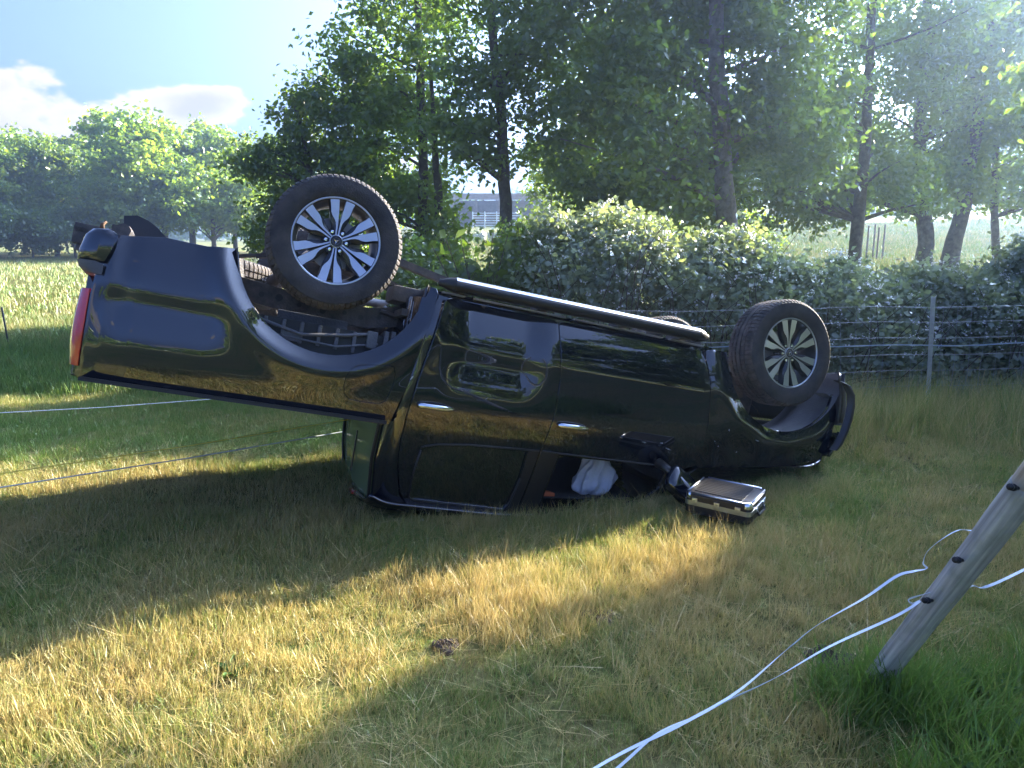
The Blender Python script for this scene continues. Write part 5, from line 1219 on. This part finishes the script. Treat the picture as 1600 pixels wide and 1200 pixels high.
# ------------------------------------------------------------------ grass
def blade_set(n, rad, h0, h1, w0, lean, curl, seg=3, dry=.5, tintvar=.35, flat=False):
    V = []; F = []; T = []; Vr = []
    for i in range(n):
        a = random.uniform(0, 2 * pi); q = rad * math.sqrt(random.random()); bx_, by_ = q * cos(a), q * sin(a)
        h = random.uniform(h0, h1); az = random.uniform(0, 2 * pi); ln = random.gauss(0, lean) + (q / rad) * lean * .6; cu = random.uniform(.2, 1) * curl
        w_ = w0 * random.uniform(.6, 1.3); fa = random.uniform(0, pi); k = len(V)
        ti = min(1, max(-.2, random.gauss(dry, tintvar))); vr = random.random()
        z = 0.0; hx_ = 0.0; th = abs(ln) if not flat else random.uniform(1.1, 1.5)
        sx, sy = -sin(az + fa * .4), cos(az + fa * .4)
        for s_ in range(seg + 1):
            t = s_ / seg; ww = w_ * (1 - t) ** .6 if s_ < seg else 0
            cx_, cy_ = bx_ + cos(az) * hx_, by_ + sin(az) * hx_
            if s_ < seg:
                V.append((cx_ - sx * ww, cy_ - sy * ww, z)); V.append((cx_ + sx * ww, cy_ + sy * ww, z)); T += [ti, ti]; Vr += [vr, vr]
            else:
                V.append((cx_, cy_, z)); T.append(ti); Vr.append(vr)
            d = h / seg; z += d * cos(th); hx_ += d * sin(th); th += cu / seg
            if flat: z = max(.004, z)
        for s_ in range(seg - 1): F.append((k + 2 * s_, k + 2 * s_ + 1, k + 2 * s_ + 3)); F.append((k + 2 * s_, k + 2 * s_ + 3, k + 2 * s_ + 2))
        F.append((k + 2 * seg - 2, k + 2 * seg - 1, k + 2 * seg))
    return V, F, T, Vr
GC = {}
def variants(key, count, gm='grass', **k):
    col = bpy.data.collections.new('tufts_' + key); 
    for i in range(count):
        V, F, T, Vr = blade_set(**k); me = raw_mesh('tuft', V, np.array(F), M[gm], smooth=False); set_tint(me, T); set_tint(me, Vr, 'vary')
        col.objects.link(bpy.data.objects.new('tuft_%s_%02d' % (key, i), me))
    GC[key] = col
variants('short', 6, n=30, rad=.07, h0=.035, h1=.085, w0=.0019, lean=.45, curl=.7, seg=2, dry=.5)
variants('straw', 6, n=22, rad=.06, h0=.10, h1=.24, w0=.0016, lean=.38, curl=.9, seg=3, dry=.85, tintvar=.2)
variants('lying', 5, n=9, rad=.08, h0=.10, h1=.26, w0=.0016, lean=.4, curl=.3, seg=2, dry=1.0, tintvar=.1, flat=True)
variants('lush', 5, n=26, rad=.07, h0=.14, h1=.34, w0=.0034, lean=.35, curl=1.1, seg=4, dry=-.05, tintvar=.18)
variants('mid', 6, gm='grass_far', n=34, rad=.14, h0=.05, h1=.14, w0=.0042, lean=.4, curl=.6, seg=2, dry=.42)
variants('far', 5, gm='grass_far', n=44, rad=.34, h0=.06, h1=.17, w0=.013, lean=.4, curl=.5, seg=2, dry=.45)
variants('tall', 5, n=16, rad=.10, h0=.22, h1=.55, w0=.0026, lean=.25, curl=.6, seg=4, dry=.5, tintvar=.3)
def scatter(name, key, X, Y, scale, dry, label, zs=None, tilt=.15):
    n = len(X); Z = gh(X, Y) - .004
    me = bpy.data.meshes.new(name); me.vertices.add(n); me.vertices.foreach_set('co', np.stack([X, Y, Z], 1).astype(np.float32).ravel())
    for nm, ty, dat in (('scl', 'FLOAT_VECTOR', np.stack([scale, scale, scale * (zs if zs is not None else 1)], 1)), ('rot', 'FLOAT_VECTOR', np.stack([rng.normal(size=n) * tilt, rng.normal(size=n) * tilt, rng.uniform(0, 2 * pi, n)], 1)), ('dry', 'FLOAT', dry)):
        a = me.attributes.new(nm, ty, 'POINT'); a.data.foreach_set('vector' if ty == 'FLOAT_VECTOR' else 'value', np.asarray(dat, np.float32).ravel())
    o = link(bpy.data.objects.new(name, me)); tag(o, label, 'grass', kind='stuff')
    ng = bpy.data.node_groups.new(name + '_nodes', 'GeometryNodeTree')
    ng.interface.new_socket('Geometry', in_out='INPUT', socket_type='NodeSocketGeometry'); ng.interface.new_socket('Geometry', in_out='OUTPUT', socket_type='NodeSocketGeometry')
    gi = N(ng, 'NodeGroupInput'); go = N(ng, 'NodeGroupOutput'); ci = N(ng, 'GeometryNodeCollectionInfo'); ci.inputs[0].default_value = GC[key]
    ci.inputs['Separate Children'].default_value = True; ci.inputs['Reset Children'].default_value = True
    ip = N(ng, 'GeometryNodeInstanceOnPoints'); ip.inputs['Pick Instance'].default_value = True
    rv = N(ng, 'FunctionNodeRandomValue', data_type='INT'); 
    rv.inputs[4].default_value = 0; rv.inputs[5].default_value = len(GC[key].objects) - 1
    ar = N(ng, 'GeometryNodeInputNamedAttribute', data_type='FLOAT_VECTOR'); ar.inputs[0].default_value = 'rot'
    as_ = N(ng, 'GeometryNodeInputNamedAttribute', data_type='FLOAT_VECTOR'); as_.inputs[0].default_value = 'scl'
    er = N(ng, 'FunctionNodeEulerToRotation')
    L = ng.links.new
    L(gi.outputs[0], ip.inputs['Points']); L(ci.outputs[0], ip.inputs['Instance']); L(rv.outputs[2], ip.inputs['Instance Index'])
    L(ar.outputs[0], er.inputs[0]); L(er.outputs[0], ip.inputs['Rotation']); L(as_.outputs[0], ip.inputs['Scale'])
    L(ip.outputs[0], go.inputs[0])
    md = o.modifiers.new('blades', 'NODES'); md.node_group = ng
    return o
def pnoise(x, y, f, s=0):
    return (np.sin(x * f + 1.7 * np.sin(y * f * .8 + s)) * np.cos(y * f * 1.1 + 1.3 * np.sin(x * f * .7 + 2 * s)) + .5 * np.sin(x * f * 2.3 + s + y * f * 1.9) * np.cos(y * f * 2.7 - x * f * 1.3)) / 1.3
def wedge(n_per, y0, y1, pad=.6, half=.69):
    n = int(n_per * 1.0 * (half * (y1 ** 2 - y0 ** 2) + 2 * pad * (y1 - y0)))
    y = np.sqrt(rng.uniform(y0 ** 2, y1 ** 2, n)); x = rng.uniform(-1, 1, n) * (half * y + pad); return x, y
def body_xy(X, Y):
    W = np.stack([X, Y, np.zeros_like(X)], 1) - AO
    return W @ AX, W @ AY
def under_truck(X, Y, m=0.0):
    # footprint of the pressed down roof and bonnet
    bx_, by_ = body_xy(X, Y)
    # ground point maps to the roof plane: undo the pitch offset
    bx_ = (X - _o.x) * TX.x / (TX.x ** 2 + TX.y ** 2) + (Y - _o.y) * TX.y / (TX.x ** 2 + TX.y ** 2) + .9
    return (bx_ > .55) & (bx_ < 3.7) & (np.abs(by_) < np.where(bx_ > 2.2, .80, .66) + m)
def dryness(x, y):
    # straw coloured near the camera and round the wreck, greener to the left behind it and in the bottom right corner
    d = .04 + .30 * pnoise(x, y, 1.3) + .22 * pnoise(x, y, 4.1, 1)
    d -= .50 * sstep(y - .1 * x, 5.3, 6.6) * (1 - sstep(y, 10.5, 13)) * (x < 1.0)
    d += .10 * sstep(y, 11, 14)
    d -= .55 * sstep(x - .35 * (y - 2), .9, 1.6) * (1 - sstep(y, 2.6, 3.4))
    d -= .12 * sstep(x, .8, 2.0)
    return d
X, Y = wedge(620, 1.55, 4.6); k = ~under_truck(X, Y) & (np.hypot(X - 1.25, Y - 4.5) > .17); X, Y = X[k], Y[k]
scatter('grass', 'short', X, Y, rng.uniform(.6, 1.1, len(X)) * (1 + .3 * pnoise(X, Y, 2.2)), dryness(X, Y), 'short mown grass, straw and green mixed, in front of the pickup', tilt=.2)
X, Y = wedge(330, 4.6, 8.2); k = ~under_truck(X, Y); X, Y = X[k], Y[k]
scatter('grass', 'short', X, Y, rng.uniform(.7, 1.2, len(X)), dryness(X, Y), 'short grass round and behind the pickup', tilt=.2)
X, Y = wedge(70, 1.6, 4.9); k = (pnoise(X, Y, 1.9, 3) + rng.normal(size=len(X)) * .2 > .32) & ~under_truck(X, Y, .15) & (np.hypot(X - 1.25, Y - 4.3) > .5); X, Y = X[k], Y[k]
scatter('dry_grass', 'straw', X, Y, rng.uniform(.4, .95, len(X)), dryness(X, Y) + .1, 'longer dry straw coloured grass standing in clumps in front of the pickup')
# ridge of long straw between the viewer and the cab, and along the cab itself
n = 560; t_ = rng.uniform(0, 1, n); X = -.15 + 1.3 * t_ + rng.normal(size=n) * .2; Y = 3.30 + .5 * t_ + rng.normal(size=n) * .22
k = ~under_truck(X, Y, .03); X, Y = X[k], Y[k]
scatter('dry_grass', 'straw', X, Y, rng.uniform(.35, .8, len(X)), dryness(X, Y) + .15, 'ridge of tall straw lit by the sun before the briefcase')
n = 520; t_ = rng.uniform(-.3, 1, n); X = -.55 + 2.9 * t_ + rng.normal(size=n) * .1; Y = 4.40 + .62 * t_ + rng.normal(size=n) * .18
k = ~under_truck(X, Y, .12) & (np.hypot(X - 1.25, Y - 4.42) > .42); X, Y = X[k], Y[k]
scatter('dry_grass', 'straw', X, Y, rng.uniform(.25, .8, len(X)), dryness(X, Y), 'shaded tufts pushed up along the crushed roof of the cab')
X, Y = wedge(75, 1.55, 6.0); k = ~under_truck(X, Y, .02); X, Y = X[k], Y[k]
scatter('cut_straw', 'lying', X, Y, rng.uniform(.6, 1.3, len(X)), np.full(len(X), .2), 'loose cut straw lying on the turf')
n = 700; X = rng.uniform(.9, 3.2, n); Y = rng.uniform(1.4, 3.1, n); k = (X - 1.15 - .3 * (Y - 1.8) + .15 * pnoise(X, Y, 4) > 0) & (Y < 2.9 - .1 * X) & (np.hypot(X - 1.38, Y - 2.6) > .07); X, Y = X[k], Y[k]
X = np.concatenate([X, 1.36 + rng.normal(size=90) * .11]); Y = np.concatenate([Y, 2.56 + rng.normal(size=90) * .07])
scatter('long_green_grass', 'lush', X, Y, rng.uniform(.45, 1.0, len(X)), np.zeros(len(X)), 'long fresh green grass round the foot of the leaning post', tilt=.25)
n = 1500; X = rng.uniform(2.4, 8.5, n); Y = 6.9 + (X - 2.4) * .1 + rng.normal(size=n) * .45; k = ~under_truck(X, Y, .1) & (Y < 7.9 + .1 * (X - 2.4)); X, Y = X[k], Y[k]
scatter('tall_fence_grass', 'tall', X, Y, rng.uniform(.5, 1.1, len(X)), rng.normal(size=len(X)) * .2, 'tall seeding grass along the foot of the wire fence')
X, Y = wedge(120, 8.2, 16); k = (X < 1.0); X, Y = X[k], Y[k]
scatter('grass', 'mid', X, Y, rng.uniform(.8, 1.4, len(X)), dryness(X, Y) - .18, 'meadow grass on the left behind the pickup')
X, Y = wedge(11, 16, 48); k = (X < -1.0) | (X > 4); X, Y = X[k], Y[k]
scatter('grass', 'far', X, Y, rng.uniform(.8, 1.5, len(X)), dryness(X, Y) - .05, 'distant meadow grass')

# ------------------------------------------------------------------ thin volume added over the whole scene to mimic lens glare
hz = MB().box((0, 0, 0), (560, 560, 10.2)).build('haze', None); hz.location = (0, 0, 8.9)
hm = bpy.data.materials.new('glare_veil_air'); hm.use_nodes = True; t = hm.node_tree; t.nodes.clear()
ho = N(t, 'ShaderNodeOutputMaterial'); pv = N(t, 'ShaderNodeVolumePrincipled')
pv.inputs['Color'].default_value = (.58, .76, 1.0, 1); pv.inputs['Density'].default_value = .0027; pv.inputs['Anisotropy'].default_value = .78
t.links.new(pv.outputs[0], ho.inputs['Volume']); hz.data.materials.clear(); hz.data.materials.append(hm); hz['kind'] = 'stuff'

# ------------------------------------------------------------------ turned soil and broad leaved weeds
def soil(x, y, r, h, label):
    V = []; F = []; n = 26; k = 10
    for i in range(k + 1):
        t = i / k
        for j in range(n):
            a = 2 * pi * j / n; rr = r * t * (1 + .18 * sin(a * 3 + x) + .09 * sin(a * 7 + 2)); px_, py_ = x + rr * cos(a), y + rr * sin(a)
            V.append((px_ - x, py_ - y, float(gh(px_, py_)) - ghf(x, y) + h * (1 - t * t) * (1 + .5 * sin(px_ * 41) * cos(py_ * 37)) + random.uniform(-.006, .006) + (-.012 if t > .95 else .004)))
    for i in range(k):
        for j in range(n): F.append((i * n + j, i * n + (j + 1) % n, (i + 1) * n + (j + 1) % n, (i + 1) * n + j))
    o = MB().add(V, F).build('soil_heap', M['soil'], None, smooth=False); o.location = (x, y, ghf(x, y)); tag(o, label, 'soil')
M['soil'] = mat('turned_soil', (.05, .035, .024), .95, .2, 25, (.11, .08, .055), bump=.8, bscale=60)
soil(1.30, 2.86, .11, .05, 'dark heap of turned soil beside the foot of the leaning post')
soil(.40, 3.22, .09, .02, 'small bare hole of dark soil in the sunlit straw')
soil(-.28, 2.98, .06, .03, 'little clod of soil in the dry grass left of the centre')
def weed(x, y, n, ln, label):
    root = empty('broadleaf_weed', (x, y, ghf(x, y)), label, 'weed'); 
    for i in range(n):
        a = 2 * pi * i / n + random.uniform(-.4, .4); L_ = ln * random.uniform(.7, 1.2); V = []; F = []; m_ = 7; lift = random.uniform(.5, 1.1)
        for k in range(m_ + 1):
            t = k / m_; r_ = L_ * t; z = L_ * lift * t * (1 - .45 * t); w_ = L_ * .17 * sin(pi * min(1, t * .93 + .05)) ** .8 * (1 + .15 * sin(k * 2.1))
            V += [(cos(a) * r_ - sin(a) * w_, sin(a) * r_ + cos(a) * w_, z + .12 * w_), (cos(a) * r_, sin(a) * r_, z - .03), (cos(a) * r_ + sin(a) * w_, sin(a) * r_ - cos(a) * w_, z + .12 * w_)]
        for k in range(m_):
            for q in (0, 1): F.append((k * 3 + q, k * 3 + q + 1, k * 3 + 4 + q, k * 3 + 3 + q))
        o = MB().add(V, F).build('leaf', M['weed'], root, smooth=True)
M['weed'] = mat('weed_leaf', (.07, .16, .035), .5, .2, 30, (.13, .22, .06))
weed(1.66, 2.30, 8, .15, 'broad leaved weed in the long grass under the tape at the right edge')
weed(1.50, 2.06, 7, .13, 'broad leaved weed nearest the bottom right corner')
weed(1.80, 2.62, 7, .12, 'broad leaved weed farther back at the right edge')
weed(-1.1, 2.75, 6, .07, 'small flat dock rosette in the sunlit grass at lower left')
